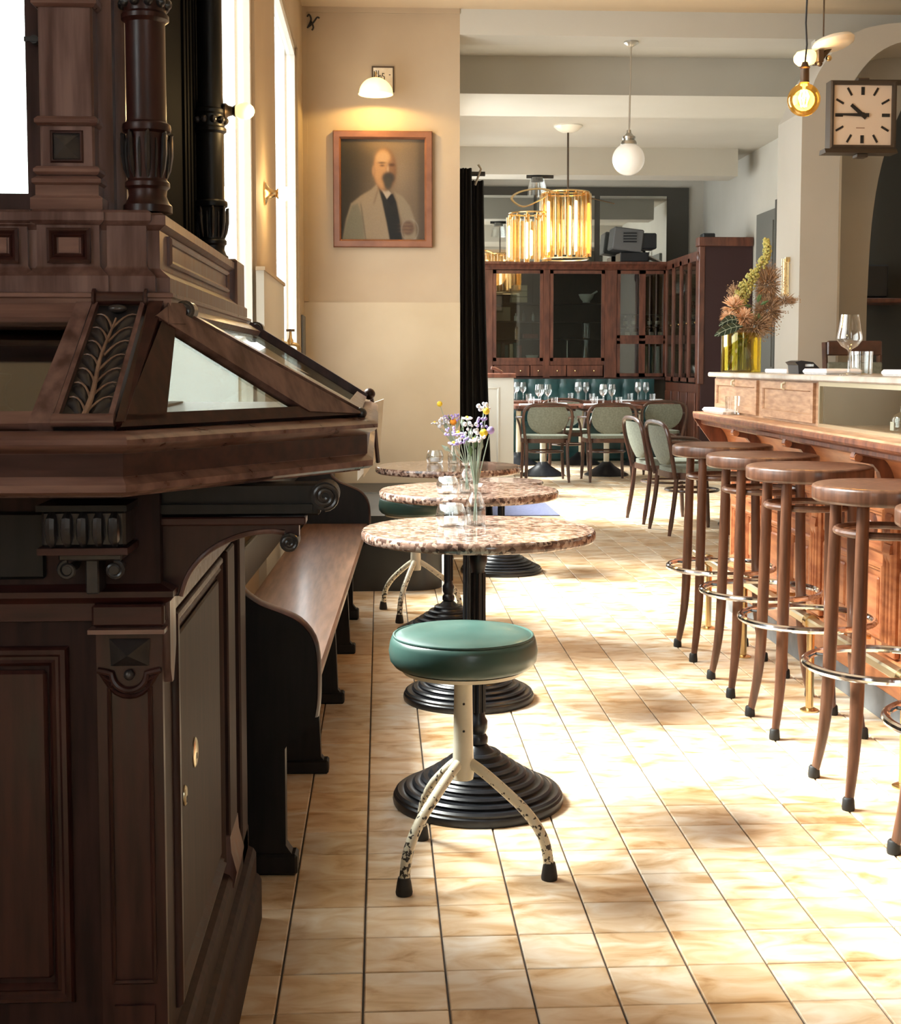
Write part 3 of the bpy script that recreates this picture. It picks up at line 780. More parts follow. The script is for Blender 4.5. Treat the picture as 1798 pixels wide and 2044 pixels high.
# pane along the aisle side, seen edge-on
nS = (A2-A1).cross(T_-A1).normalized()
if nS.z < 0: nS = -nS
sdp = P(slab(MB(), [A1, A2, T2, T_], nS, 0.0, 0.003), 'side_pane', 'case_glass', None, 0, 'long sloping glass pane on the aisle side')
P(slab(MB(), [A1, A1 + Vector((0,.045,0)), T_ + Vector((0,.06,0)), T_], nS, 0, .014), 'hip_cap', 'worn_sheen_wood', sdp, 0)
P(slab(MB(), [A2 - Vector((0,.04,0)), A2, T2, T2 - Vector((0,.04,0))], nS, 0, .018), 'back_rafter', 'dark_wood', sdp, 0)
P(slab(MB(), [A1 + (T_-A1)*.9, A2 + (T2-A2)*.9, T2, T_], nS, 0, .012), 'side_top_rail', 'worn_sheen_wood', sdp, 0)
P(slab(MB(), [A1, A2, A2 + (T2-A2)*.08, A1 + (T_-A1)*.08], nS, 0, .012), 'side_bottom_rail', 'worn_sheen_wood', sdp, 0)
for p, r_ in ((T_ + Vector((.028, .03, .000)), .014), (T2 + Vector((.02, -.02, .0)), .016)):
    sv = P(MB().lathe([(0,-.012),(r_*.5,-.014),(r_,-.010),(r_,.03),(0,.03)], tuple(p), 18, 'y'), 'hip_volute', 'black_carving', sdp)
    P(MB().ring(r_*.62, .0022, (0,0,0), 20, 6).xf(Matrix.Translation(p + Vector((0,-.012,0))) @ Matrix.Rotation(R90, 4, 'X')), 'volute_ring', 'black_carving', sdp)
P(MB().ball(tuple(A2 + Vector((.012, -.02, .016))), .013), 'rafter_knob', 'dark_wood', sdp)
P(MB().tube([A2 + Vector((-.03,-.02,.022)), A2 + Vector((.012,-.02,.016))], .006, 8), 'knob_neck', 'carved_vein', sdp)
P(MB().ball(tuple(A1 + Vector((.006, -.004, .006))), .009), 'corner_bead', 'black_carving', tri)
# -- turret base: slab, pedestal blocks with framed panels, cap mouldings
TUR = [(LX, 1.880), (-0.288, 1.880), (-0.288, 3.0)]
P(MB().sweep(TUR, [(-.02,1.262),(0.0,1.262),(0.002,1.287),(0.005,1.289),(0.005,1.294),(0.0,1.296),(-.02,1.296)], XY).prism([(LX,1.89),(-.30,1.89),(-.30,3.0),(LX,3.0)], 1.262, 1.2955, 'xy'), 'turret_sill', 'worn_sheen_wood_across', None, 30)
PB = [(LX, 1.905), (-0.305, 1.905), (-0.305, 2.97)]
P(MB().sweep(PB, [(-.02,1.295),(0.016,1.295),(0.016,1.316),(0.010,1.321),(0.004,1.326),(0.0,1.330),(0.0,1.382),(0.004,1.385),(0.010,1.389),(0.010,1.402),(0.004,1.406),(-.02,1.408)], XY).prism([(LX,1.92),(-.32,1.92),(-.32,2.97),(LX,2.97)], 1.296, 1.406, 'xy'), 'turret_pedestal', 'worn_sheen_wood', None, 30)
def pedestal(x0, x1, y0, y1, panel=True):
    pb = P(MB().sweep([(x0, y1), (x0, y0), (x1, y0), (x1, y1)][::1], [(-.01,1.295),(.014,1.295),(.014,1.318),(.008,1.324),(.002,1.329),(0,1.333),(0,1.388),(.004,1.390),(.008,1.394),(.008,1.405),(.003,1.409),(-.01,1.410)], XY).box(x0+.002, x1-.002, y0+.002, y1, 1.296, 1.409), 'pedestal_block', 'worn_sheen_wood', None, 30)
    if panel:
        P(frame_mould(FR(y0), (x0+.014, 1.336, x1-.012, 1.384), [(0,0),(0,.004),(-.004,.006),(-.008,.002),(-.010,.005),(-.013,.001),(-.013,0)]), 'block_moulding', 'dark_wood', pb)
        P(MB().box(x0+.03, x1-.028, y0-.002, y0+.001, 1.35, 1.371), 'block_panel', 'worn_sheen_wood_across', pb, 0)
    return pb
pedestal(-0.470, -0.385, 1.893, 1.96)
pedestal(-0.376, -0.322, 1.897, 1.96, False)
pedestal(-0.62, -0.484, 1.899, 1.96)
P(frame_mould(SD(-0.305), (1.97, 1.338, 2.72, 1.380), [(0,0),(0,.004),(-.004,.007),(-.009,.003),(-.009,0)]), 'side_pedestal_moulding', 'worn_sheen_wood')
P(MB().bev(-.318, -.290, 2.78, 2.93, 1.295, 1.410, .004), 'rear_pedestal_block', 'worn_sheen_wood')
# -- square pilaster with diamond block
sq = P(MB().bev(-0.466, -0.392, 1.905, 1.97, 1.40, 2.02, 0.003), 'square_pilaster', 'worn_sheen_wood')
SQ = [(-0.466, 1.97), (-0.466, 1.905), (-0.392, 1.905), (-0.392, 1.97)]
def sqband(z0, prof, nm): P(MB().sweep(SQ, [(-.004, z0)] + [(o, z0+h) for o, h in prof] + [(-.004, z0+prof[-1][1])], XY), nm, 'worn_sheen_wood_across', sq, 30)
sqband(1.409, [(.012,0),(.012,.016),(.006,.020),(.006,.034),(.010,.037),(.010,.042),(.003,.047)], 'pilaster_base')
sqband(1.457, [(.004,0),(.008,.004),(.008,.008),(.004,.012)], 'base_fillet')
sqband(1.524, [(.002,0),(.006,.004),(.006,.009),(.002,.013)], 'upper_fillet')
sqband(1.684, [(.002,0),(.007,.004),(.007,.012),(.002,.016)], 'neck_fillet')
P(frame_mould(FR(1.905), (-.452, 1.474, -.407, 1.518), [(0,0),(0,.001),(-.002,.003),(-.004,.003),(-.004,.0)]), 'block_frame', 'dark_wood', sq)
dm = MB(); y = 1.9045
dm.add([(-.448,y,1.478),(-.411,y,1.478),(-.411,y,1.514),(-.448,y,1.514),(-.4295,y-.011,1.496)], [(0,1,4),(1,2,4),(2,3,4),(3,0,4),(0,3,2,1)])
P(dm, 'diamond_block', 'black_carving', sq, 0)
# -- turned columns
def column(cx, cy, base=1.410, k=1.0, mat='dark_wood'):
    def z(h): return base + h*k
    pr = [(.0, 0), (.034, 0), (.034, .010), (.030, .014), (.026, .024), (.027, .032), (.031, .036), (.031, .042), (.0275, .046), (.0275, .050)]
    pr += [(.0285, .06), (.030, .075), (.030, .095), (.0285, .108)]
    pr += [(.028, .110), (.033, .113), (.034, .118), (.033, .123), (.0285, .126), (.0275, .13), (.0275, .262), (.029, .264), (.033, .267), (.033, .273), (.029, .277), (.030, .30), (.033, .304), (.033, .310), (.028, .314), (.026, .34), (.026, .60), (0, .60)]
    c = P(MB().lathe([(r_, z(h)) for r_, h in pr], (cx, cy, 0), 32), 'column', mat, None, 30)
    for i in range(8):
        a = 2*PI*i/8 + .2
        pts = []
        for (h, r0) in ((.048,.026), (.06,.0292), (.08,.0318), (.098,.0322), (.108,.033), (.110,.036)):
            pts.append((cx + r0*math.cos(a), cy + r0*math.sin(a), z(h)))
        P(MB().tube(pts, [.003,.007,.0085,.008,.006,.003], 8, flat=.55), 'acanthus_leaf', 'black_carving', c)
        b = a + PI/8
        P(MB().tube([(cx + r0*math.cos(b), cy + r0*math.sin(b), z(h)) for (h, r0) in ((.048,.028),(.07,.0305),(.09,.031),(.102,.030))], [.0015,.0022,.0022,.001], 6), 'leaf_dart', 'black_carving', c)
    for i in range(10):
        a = 2*PI*i/10
        P(MB().ball((cx+.0305*math.cos(a), cy+.0305*math.sin(a), z(.289)), .0075, 8, 6, (1,1,1.1)), 'neck_boss', 'black_carving', c)
column(-0.327, 1.945)
column(-0.350, 2.86, mat='ebony')
# -- turret walls: mullion beside the column, dark side wall, window frames front and back, entablature
P(MB().box(-0.392, -0.372, 1.935, 1.965, 1.408, 2.02), 'mullion', 'worn_sheen_wood', None, 0)
P(MB().box(-0.374, -0.358, 1.955, 1.985, 1.408, 2.02), 'mullion_step', 'worn_sheen_wood', None, 0)
P(MB().box(-0.400, -0.385, 1.97, 2.95, 1.405, 2.02), 'side_wall', 'matte_black', None, 0)
for k in range(5): P(MB().box(-.385, -.380, 2.70+k*.045, 2.725+k*.045, 1.41, 2.02), 'side_reed', 'matte_black', None, 0)
ff = MB()
for (a, b, c, d) in ((-0.492, -0.466, 1.405, 2.02), (-1.35, -0.492, 1.405, 1.436), (-1.35, -1.30, 1.405, 2.02), (-1.35, -.466, 1.98, 2.02)): ff.box(a, b, 1.94, 1.965, c, d)
ff = P(ff, 'window_frame', 'dark_wood', None, 0)
P(MB().lathe([(0,-.012),(.006,-.012),(.006,0),(0,0)], (-.476, 1.935, 1.645), 12, 'y').box(-.489,-.47,1.922,1.928,1.642,1.648), 'window_latch', 'black_metal', ff)
P(MB().box(-1.30, -.492, 1.950, 1.953, 1.436, 1.98), 'window_pane', 'pane_glass', ff, 0)
bf = MB()
for (a, b, c, d) in ((-0.56, -0.40, 1.405, 2.02), (-1.35, -0.56, 1.405, 1.43), (-1.35, -1.30, 1.405, 2.02), (-1.35, -.40, 1.98, 2.02)): bf.box(a, b, 2.93, 2.955, c, d)
P(bf, 'rear_window_frame', 'dark_wood', None, 0)
P(MB().sweep([(LX, 1.90), (-0.29, 1.90), (-0.29, 2.98)], [(-.02,2.01),(0,2.01),(.006,2.03),(.006,2.07),(.02,2.09),(.035,2.10),(.035,2.13),(-.02,2.13)], XY).prism([(LX,1.91),(-.30,1.91),(-.30,2.98),(LX,2.98)], 2.01, 2.13, 'xy'), 'entablature', 'dark_wood_across', None, 30)
# inside the case under the glass: dark lining
P(MB().box(LX+.02, -0.42, 1.75, 2.9, 1.113, 1.117), 'case_floor', 'ebony', None, 0)

P(MB().box(LX+.02, -0.405, 1.895, 1.91, 1.117, 1.262), 'case_back', 'matte_black', None, 0)

# things in and on the cabinet
cg = thing('coffee_grinder', 'black object with a white-lettered green box under the sloping glass at the left edge', 'grinder', (-0.505, 1.80, 1.117))
MB().lathe([(0,0),(.018,0),(.018,.006),(.010,.012),(.007,.030),(.009,.040),(.016,.048),(.016,.054),(0,.056)], (-0.505, 1.82, 1.130), 18).build('body', 'black_metal', cg)
MB().bev(-.528, -.478, 1.785, 1.85, 1.117, 1.130, .002).build('box', 'leaf_dark', cg)
MB().box(-.528, -.478, 1.7845, 1.785, 1.128, 1.1295).build('red_stripe', 'book_red', cg, 0)
for k in range(3):
    MB().box(-.512+k*.004, -.510+k*.004, 1.7842, 1.785, 1.119, 1.1265).build('white_stroke', 'petal_white', cg, 0)

# lamp fixed to the rear column
lmp = thing('column_lamp', 'small bronze lamp with lit bulb on the cabinet column, before the window', 'lamp', (-0.322, 2.86, 1.72))
MB().lathe([(0,0),(.016,0),(.016,.004),(.011,.010),(.009,.018),(.013,.024),(.0,.024)], (-0.322, 2.86, 1.72), 18, 'x').build('lamp_base', 'bronze_dark', lmp)
MB().ball((-0.280, 2.86, 1.72), .018, sc=(1.2,1,1)).build('bulb', 'lamp_shade_glow', lmp)
_l = bpy.data.lights.new('column_lamp_light', 'POINT'); _l.energy = 1.6; _l.color = (1, .66, .28); _l.shadow_soft_size = .02
_o = bpy.data.objects.new('column_lamp_light', _l); COL.objects.link(_o); _o.parent = lmp; _o.location = (.075, -.01, -.01)
# newspaper hung at the back end of the ledge
np_ = thing('newspaper', 'folded newspaper on a wooden stick hanging behind the cabinet ledge', 'newspaper', (-0.02, 3.16, 0.93))
MB().add([(-.035,3.10,1.10),(.008,3.12,1.115),(-.002,3.20,.98),(-.040,3.16,.93),(-.035,3.115,1.10),(.008,3.135,1.115),(-.002,3.215,.98),(-.040,3.175,.93)],
         [(0,1,2,3),(7,6,5,4),(0,4,5,1),(1,5,6,2),(2,6,7,3),(3,7,4,0)]).build('pages', 'paper', np_, 0)
MB().add([(-.05,3.12,1.08),(-.01,3.14,1.10),(-.02,3.22,.96),(-.055,3.18,.92),(-.05,3.125,1.08),(-.01,3.145,1.10),(-.02,3.225,.96),(-.055,3.185,.92)],
         [(0,1,2,3),(7,6,5,4),(0,4,5,1),(1,5,6,2),(2,6,7,3),(3,7,4,0)]).build('inner_pages', 'linen', np_, 0)
MB().tube([(-.02, 3.10, 1.122), (-.006, 3.17, .965)], .005, 8).build('stick', 'dark_wood', np_)
# ================================================================== BENCH
bench = thing('pew_bench', 'long wooden pew bench with curved black end panels along the left wall', 'bench', (-0.30, 3.10, 0))
BR = math.radians(-1.7)          # the bench stands a little askew
def bx(mb):                      # built along +y at x = 0 front edge, then turned about the near front corner
    return mb.xf(Matrix.Translation((-0.150, 3.10, 0)) @ Matrix.Rotation(BR, 4, 'Z'))
L_ = 3.18
def endpanel():
    pts = [(-.185, .715)] + smoothpts([(-.178, .685), (-.165, .665), (-.130, .640), (-.085, .622), (-.040, .600), (-.008, .560), (.002, .505), (.002, .42), (-.004, .375), (-.030, .340), (-.062, .318), (-.075, .300)], 3)
    pts += [(-.075, .07), (-.058, .045), (-.055, .03), (-.055, 0), (-.34, 0), (-.34, .715)]
    return pts
for y0 in (0.0, L_-.04):
    pts = endpanel()
    e = bx(MB().prism(pts, y0, y0+.04, 'xz')).build('end_panel', 'ebony', bench, 0)
    top = smoothpts([(-.185, .715), (-.178, .685), (-.165, .665), (-.130, .640), (-.085, .622), (-.040, .600), (-.008, .560), (.002, .505), (.002, .42), (-.004, .375)], 3)
    bx(MB().tube([(x, y0+.02, z) for x, z in top], .022, 8, flat=.35)).build('panel_edge', 'dark_wood', e)
    bx(MB().bev(-.20, -.048, y0-.008, y0+.048, 0, .05, .006)).build('foot', 'ebony', e)
bx(MB().bev(-.30, -.002, .04, L_-.04, .425, .452, .006)).build('seat', 'bench_seat_wood', bench)
bx(MB().box(-.05, -.025, .04, L_-.04, .36, .425)).build('seat_apron', 'dark_wood', bench, 0)
for k in range(3):
    bx(MB().bev(-.325-.012*k, -.305-.012*k, .04, L_-.04, .50+.17*k, .62+.17*k, .004)).build('back_plank', 'ebony', bench)
for k, yy in enumerate((.78, 1.59, 2.40)):
    g = bx(MB().prism([(-.26, 0), (-.035, 0), (-.035, .03), (-.05, .05), (-.06, .30), (-.02, .40), (-.02, .425), (-.30, .425), (-.30, .05)], yy, yy+.035, 'xz')).build('leg', 'ebony', bench, 0)
    bx(MB().bev(-.20, -.028, yy-.008, yy+.043, 0, .04, .005)).build('foot', 'ebony', g)

# ================================================================== ROUND STOOLS WITH GREEN SEATS
def make_stool(name, label):
    t = thing(name, label, 'stool', (0,0,0), 'green leather stools on white legs')
    r = .1725
    prof = [(0,.575),(r*.55,.574),(r-.030,.568),(r-.012,.561),(r-.008,.558),(r-.004,.556),(r,.545),(r+.003,.525),(r,.503),(r-.010,.490),(r-.03,.484),(0,.484)]
    st = MB().lathe(prof, (0,0,0), 48).build('seat', 'green_leather', t, 60)
    MB().ring(r-.009, .0032, (0,0,.5605), 48, 8).build('piping', 'green_leather', st)
    MB().lathe([(0,.474),(r-.03,.474),(r-.022,.484),(0,.484)], (0,0,0), 40).build('seat_plate', 'cream_paint', t)
    MB().lathe([(.0,.215),(.024,.215),(.026,.23),(.0235,.30),(.022,.40),(.021,.475),(0,.475)], (0,0,0), 24).build('post', 'cream_paint', t, 40)
    for (x, y, z) in ((.0, -.0235, .40), (.0, -.024, .335)):
        MB().ball((x, y, z), .003, 8, 6).build('rivet', 'ink', t)
    for a in (228, 336, 116):
        c, s = math.cos(math.radians(a)), math.sin(math.radians(a))
        pr = smoothpts([(.012,.258),(.05,.236),(.10,.200),(.150,.160),(.185,.120),(.203,.085),(.211,.045),(.213,.018)], 4)
        lg = MB().tube([(c*q, s*q, z) for q, z in pr], .0125, 12).build('leg', 'chipped_enamel', t)
        MB().lathe([(0,0),(.0185,0),(.0195,.006),(.016,.03),(.0135,.04),(0,.04)], (c*.214, s*.214, 0), 16).build('rubber_foot', 'black_rubber', lg)
    return t
stool1 = make_stool('round_stool', 'round dark green leather stool on chipped cream tripod legs, nearest in the aisle')
dup(stool1, (0.165, 6.35, 0), math.radians(20), 'round teal leather stool behind the bench, mostly hidden by the nearest table')
place(stool1, (0.193, 3.13, 0), math.radians(0))

# ================================================================== TABLES ON RIBBED IRON FEET
def make_table(name, label, r=.317, h=.75, group='granite tables on ribbed iron feet'):
    t = thing(name, label, 'table', (0,0,0), group)
    MB().lathe([(0,h-.028),(r-.006,h-.028),(r,h-.022),(r,h-.006),(r-.005,h),(0,h)], (0,0,0), 64).build('table_top', 'granite', t, 50)
    MB().lathe([(0,h-.055),(.06,h-.055),(.11,h-.028),(0,h-.028)], (0,0,0), 24).build('top_plate', 'cast_iron', t)
    prof = [(0,0),(.232,0),(.234,.010),(.232,.020)]
    R, z = .226, .024
    for k in range(8):
        prof += [(R, z), (R+.001, z+.006), (R-.006, z+.011), (R-.018, z+.010)]
        R -= .0235; z += .0115 + .0011*k
    prof += [(.030, z+.004), (.022, z+.012)]
    MB().lathe(prof, (0,0,0), 56).build('ribbed_foot', 'cast_iron', t, 40)
    zb = z
    col = [(.022, zb+.010),(.027, zb+.015),(.027, zb+.03),(.020, zb+.04),(.026, zb+.055),(.026, zb+.075),(.020, zb+.085),(.0175, zb+.10),(.0165, h-.12),(.020, h-.10),(.024, h-.09),(.024, h-.075),(.020, h-.06),(.03, h-.054)]
    MB().lathe(col, (0,0,0), 24).build('column', 'cast_iron', t, 40)
    fl = MB()
    for k in range(8):
        a = 2*PI*k/8
        fl.tube([(.0175*math.cos(a), .0175*math.sin(a), zb+.10), (.0165*math.cos(a), .0165*math.sin(a), h-.12)], .004, 6)
    fl.build('fluting', 'cast_iron', t)
    return t
tab1 = make_table('bistro_table', 'round granite table nearest the viewer, just behind the green stool')
dup(tab1, (0.312, 4.745, 0), .5, 'second round granite table from the viewer')
dup(tab1, (0.295, 5.84, 0), 1.1, 'third round granite table, its top against the cream wall')
place(tab1, (0.264, 3.62, 0))
tl = make_table('low_table', 'low round granite table in front of the black banquette', .24, .522)
place(tl, (0.69, 7.66, 0))

# ================================================================== BAR STOOLS
def make_barstool():
    t = thing('bar_stool', 'x', 'bar stool', (0,0,0), 'bentwood bar stools along the bar')
    r = .203
    MB().lathe([(0,.818),(r-.008,.818),(r-.001,.823),(r,.830),(r,.855),(r-.002,.861),(r-.010,.865),(r-.05,.862),(0,.859)], (0,0,0), 48).build('seat', 'stool_wood', t, 50)
    for a in (45, 135, 225, 315):
        c, s = math.cos(math.radians(a)), math.sin(math.radians(a))
        pr = smoothpts([(.150,.820),(.155,.62),(.160,.42),(.166,.25),(.178,.13),(.200,.02)], 4)
        n = len(pr)
        lg = MB().tube([(c*q, s*q, z) for q, z in pr], [.0165 + .003*math.sin(PI*i/(n-1)) - .005*(i/(n-1))**3 for i in range(n)], 12).build('leg', 'stool_wood', t)
        MB().lathe([(0,0),(.0165,0),(.0175,.006),(.0155,.030),(.0125,.034),(0,.034)], (c*.203, s*.203, 0), 14).build('rubber_foot', 'black_rubber', lg)
    MB().ring(.134, .011, (0,0,.735), 44, 10).build('upper_ring', 'stool_wood', t)
    MB().ring(.213, .011, (0,0,.362), 56, 10).build('foot_ring', 'chrome', t)
    for a in (45, 135, 225, 315):
        c, s = math.cos(math.radians(a)), math.sin(math.radians(a))
        MB().tube([(c*.165, s*.165, .362), (c*.212, s*.212, .362)], .005, 8).build('ring_bracket', 'black_metal', t)
    return t
bs = make_barstool()
lab = ['farthest of the bentwood bar stools, at the end of the bar', 'second farthest of the bentwood bar stools at the bar', 'bentwood bar stool in the middle of the row, third from the far end', 'nearest whole bentwood bar stool, fourth from the far end', 'bar stool cut off at the right edge of the picture']
for k, y in enumerate((5.43, 4.85, 4.31, 3.63, 3.02)):
    if k == 0: place(bs, (1.395, y, 0), 0); bs['label'] = lab[0]
    else: dup(bs, (1.395, y, 0), 0, lab[k])

# ================================================================== THE BAR
bar = thing('bar_counter', 'long orange-brown panelled wooden bar counter along the right side', 'bar', (2.0, 4.5, 0))
Y0, Y1 = 2.2, 6.45
BF = 1.70
def Bp(mb, name, mat='bar_wood', parent=None, smooth=30, label=None): return mb.build(name, mat, parent or bar, smooth, label)
Bp(MB().box(BF, 2.30, Y0, Y1, 0.10, 0.93), 'body', 'bar_wood', None, 0)
Bp(MB().box(BF-.02, 2.30, Y0, Y1+.01, 0, 0.10), 'plinth', 'plinth_grey', None, 0)
RT = [(BF, Y1), (BF, Y0)]           # travelling towards the viewer: outward is -x
def run(prof, nm, mat='bar_wood'): return Bp(MB().sweep(RT, prof, XY), nm, mat)
run([(-.01,.10),(.018,.10),(.018,.20),(.012,.215),(.004,.22),(-.01,.225)], 'base_board', 'bar_wood')
run([(-.01,.735),(.012,.737),(.02,.745),(.02,.760),(.012,.766),(-.01,.770)], 'frieze_moulding', 'bar_wood')
cove = [(-.01,.768)] + [(0.012 + .085*(1-math.cos(math.radians(a))), .775 + .125*math.sin(math.radians(a))) for a in range(0, 91, 10)] + [(-.01,.90)]
run(cove, 'cove_frieze', 'bar_wood')
run([(-.01,.898),(.14,.898),(.15,.905),(.15,.918),(.165,.925),(.185,.930),(.190,.938),(.190,.950),(.184,.956),(-.01,.956)], 'counter_edge', 'bar_wood_dark')
Bp(MB().bev(1.515, 2.30, Y0, Y1+.03, .945, .962, .004), 'counter_top', 'oak')
# bays
bays = [6.45, 5.86, 5.10, 4.34, 3.58, 2.82, 2.2]
for k, y in enumerate(bays[1:-1]):
    c = [(BF+.005, .905), (BF-.150, .905), (BF-.155, .890), (BF-.150, .876), (BF-.090, .866), (BF-.068, .840), (BF-.055, .800), (BF-.052, .775), (BF-.040, .755), (BF-.022, .745), (BF+.005, .745)]
    cb = Bp(MB().prism(c, y-.018, y+.018, 'xz'), 'corbel', 'bar_wood_dark', None, 20)
    Bp(MB().lathe([(0,-.022),(.014,-.022),(.014,.022),(0,.022)], (BF-.140, y, .888), 16, 'y'), 'corbel_scroll', 'bar_wood', cb)
    ps = Bp(MB().bev(BF-.022, BF, y-.055, y+.055, .225, .735, .004), 'pilaster', 'bar_wood')
    Bp(MB().bev(BF-.030, BF, y-.030, y+.030, .60, .70, .006), 'pilaster_block', 'bar_wood', ps)
    Bp(MB().lathe([(0,0),(.024,0),(.02,.010),(0,.014)], (0,0,0), 16).xf(Matrix.Translation((BF-.030, y, .65)) @ Matrix.Rotation(-R90, 4, 'Y')), 'pilaster_rosette', 'bar_wood_dark', ps)
    for q in (-.03, 0, .03):
        Bp(MB().tube([(BF-.022, y+q, .27), (BF-.022, y+q, .57)], .010, 8), 'reed', 'bar_wood', ps)
    Bp(MB().prism([(BF-.03,.60),(BF-.034,.575),(BF-.030,.55),(BF-.024,.535),(BF-.02,.535),(BF-.02,.60)], y-.03, y+.03, 'xz'), 'pilaster_drop', 'bar_wood', ps)
SDB = lambda u, v, n: (BF - n, u, v)
mold2 = [(0,0),(0,.012),(-.006,.018),(-.014,.018),(-.020,.010),(-.026,.010),(-.030,.004),(-.030,0)]
for a, b in zip(bays[:-1], bays[1:]):
    lo, hi = b+.075, a-.075
    if hi - lo < .2: continue
    n = 2 if hi-lo > .4 else 1
    wd = (hi-lo - .05*(n-1))/n
    for q in range(n):
        u0 = lo + q*(wd+.05); u1 = u0+wd
        pm = Bp(MB().sweep(rect(u0, .26, u1, .52), mold2, SDB, True), 'panel_moulding', 'bar_wood')
        Bp(MB().bev(BF-.012, BF+.001, u0+.05, u1-.05, .31, .47, .008), 'panel_field', 'bar_wood', pm)
        pm = Bp(MB().sweep(rect(u0, .56, u1, .71), mold2, SDB, True), 'panel_moulding', 'bar_wood')
        Bp(MB().lathe([(0,0),(.05,0),(.045,.010),(.025,.012),(.018,.020),(0,.022)], (0,0,0), 16).xf(Matrix.Translation((BF, (u0+u1)/2, .635)) @ Matrix.Rotation(-R90, 4, 'Y')), 'panel_rosette', 'bar_wood_dark', pm)
# end of the bar facing the back room
Bp(MB().prism([(BF-.09,.80),(BF-.185,.93),(BF-.185,.956),(2.3,.956),(2.3,.80)], Y1, Y1+.012, 'xz'), 'end_board', 'bar_wood_dark', None, 0)
# oak cupboard and glass case standing on the counter
up = thing('counter_cupboard', 'low oak cupboard with two framed doors on the bar counter', 'cupboard', (1.85, 5.7, .962))
UX = 1.625
def U(mb, name, mat='oak', parent=None, smooth=30): return mb.build(name, mat, parent or up, smooth)
U(MB().box(UX, 2.10, 4.93, 6.47, .962, 1.128), 'body', 'oak', None, 0)
SDU = lambda u, v, n: (UX - n, u, v)
for (a, b) in ((4.96, 5.66), (5.72, 6.44)):
    d = U(MB().sweep(rect(a, .972, b, 1.122), [(0,0),(0,.012),(-.030,.012),(-.034,.006),(-.034,0)], SDU, True), 'door', 'oak')
    U(MB().box(UX-.003, UX, a+.03, b-.03, 1.0, 1.095), 'door_panel', 'oak', d, 0)
    U(MB().tube([(UX-.012, (a+b)/2, 1.118), (UX-.024, (a+b)/2, 1.112), (UX-.024, (a+b)/2, 1.098), (UX-.014, (a+b)/2, 1.092)], .006, 8), 'door_pull', 'ivory', d)
    U(MB().box(UX-.010, UX-.002, a+.04, b-.04, .980, .996), 'carved_rail', 'bar_wood_dark', d, 0)
gc = thing('glass_case', 'glass display case with a pale metal frame on the bar counter', 'display case', (1.85, 3.6, .962))
fr = MB()
for (z0, z1) in ((.962, .974), (1.112, 1.128)):
    fr.box(UX-.004, UX+.010, 2.3, 4.92, z0, z1)
fr.box(UX-.004, UX+.010, 4.905, 4.92, .974, 1.112)
fr.build('frame', 'pale_brass', gc, 0)
MB().box(UX, UX+.003, 2.3, 4.905, .974, 1.112).build('front_pane', 'pane_glass', gc, 0)
MB().box(UX+.012, 2.10, 2.3, 4.92, .962, .966).build('case_floor', 'oak', gc, 0)
MB().box(2.06, 2.10, 2.3, 4.92, .966, 1.128).build('back_board', 'wall_cream', gc, 0)
MB().box(UX+.012, 2.06, 4.90, 4.92, .966, 1.128).build('end_board', 'dark_panel', gc, 0)
ms = thing('marble_shelf', 'pale marble shelf on top of the cupboard and glass case', 'shelf', (1.85, 4.5, 1.128))
M('marble', (0.42, 0.37, 0.31), 0.25, col2=(0.62, 0.58, 0.52), scale=6, detail=8)
for k, (a, b) in enumerate(((2.3, 4.915), (4.92, 6.49))):
    MB().bev(1.590, 2.12, a, b, 1.130, 1.152, .005).build('slab', 'marble', ms)
# decanters inside the case
for k, (y, x) in enumerate(((4.30, 1.70), (4.13, 1.675))):
    dcn = thing('decanter', ('glass decanter with dark ball stopper in the glass case, the farther one' if k == 0 else 'glass decanter with dark ball stopper in the glass case, the nearer one'), 'decanter', (x, y, .966), 'decanters in the glass case')
    MB().lathe([(0,0),(.036,0),(.038,.01),(.038,.05),(.030,.062),(.012,.072),(.011,.088),(.015,.092)], (x, y, .966), 20, cap=False).build('bottle', 'clear_glass', dcn)
    MB().ball((x, y, .966+.104), .0135).build('stopper', 'ink', dcn)
    MB().box(x-.0385, x-.037, y-.016, y+.016, .978, 1.006).build('paper_label', 'bottle_label', dcn, 0)
# brass foot rail
fr = thing('foot_rail', 'brass foot rail on short posts in front of the bar', 'foot rail', (1.47, 4.5, 0))
MB().bev(1.455, 1.495, 2.3, 6.2, .295, .325, .006).build('rail', 'pale_brass', fr)
for y in (5.95, 5.36, 4.51, 3.67, 3.02):
    p = MB().tube([(1.475, y, .004), (1.475, y, .297)], .0135, 14).build('post', 'brass', fr)
    MB().lathe([(0,0),(.032,0),(.032,.004),(.020,.010),(0,.010)], (1.475, y, 0), 20).build('flange', 'brass', p)
    MB().tube([(1.475, y, .302), (1.60, y, .26), (BF-.016, y, .255)], .008, 8).build('wall_arm', 'brass', p)
    MB().tube([(1.475, y-.017, .31), (1.475, y+.017, .31)], .027, 12).build('rail_clip', 'brass', p)

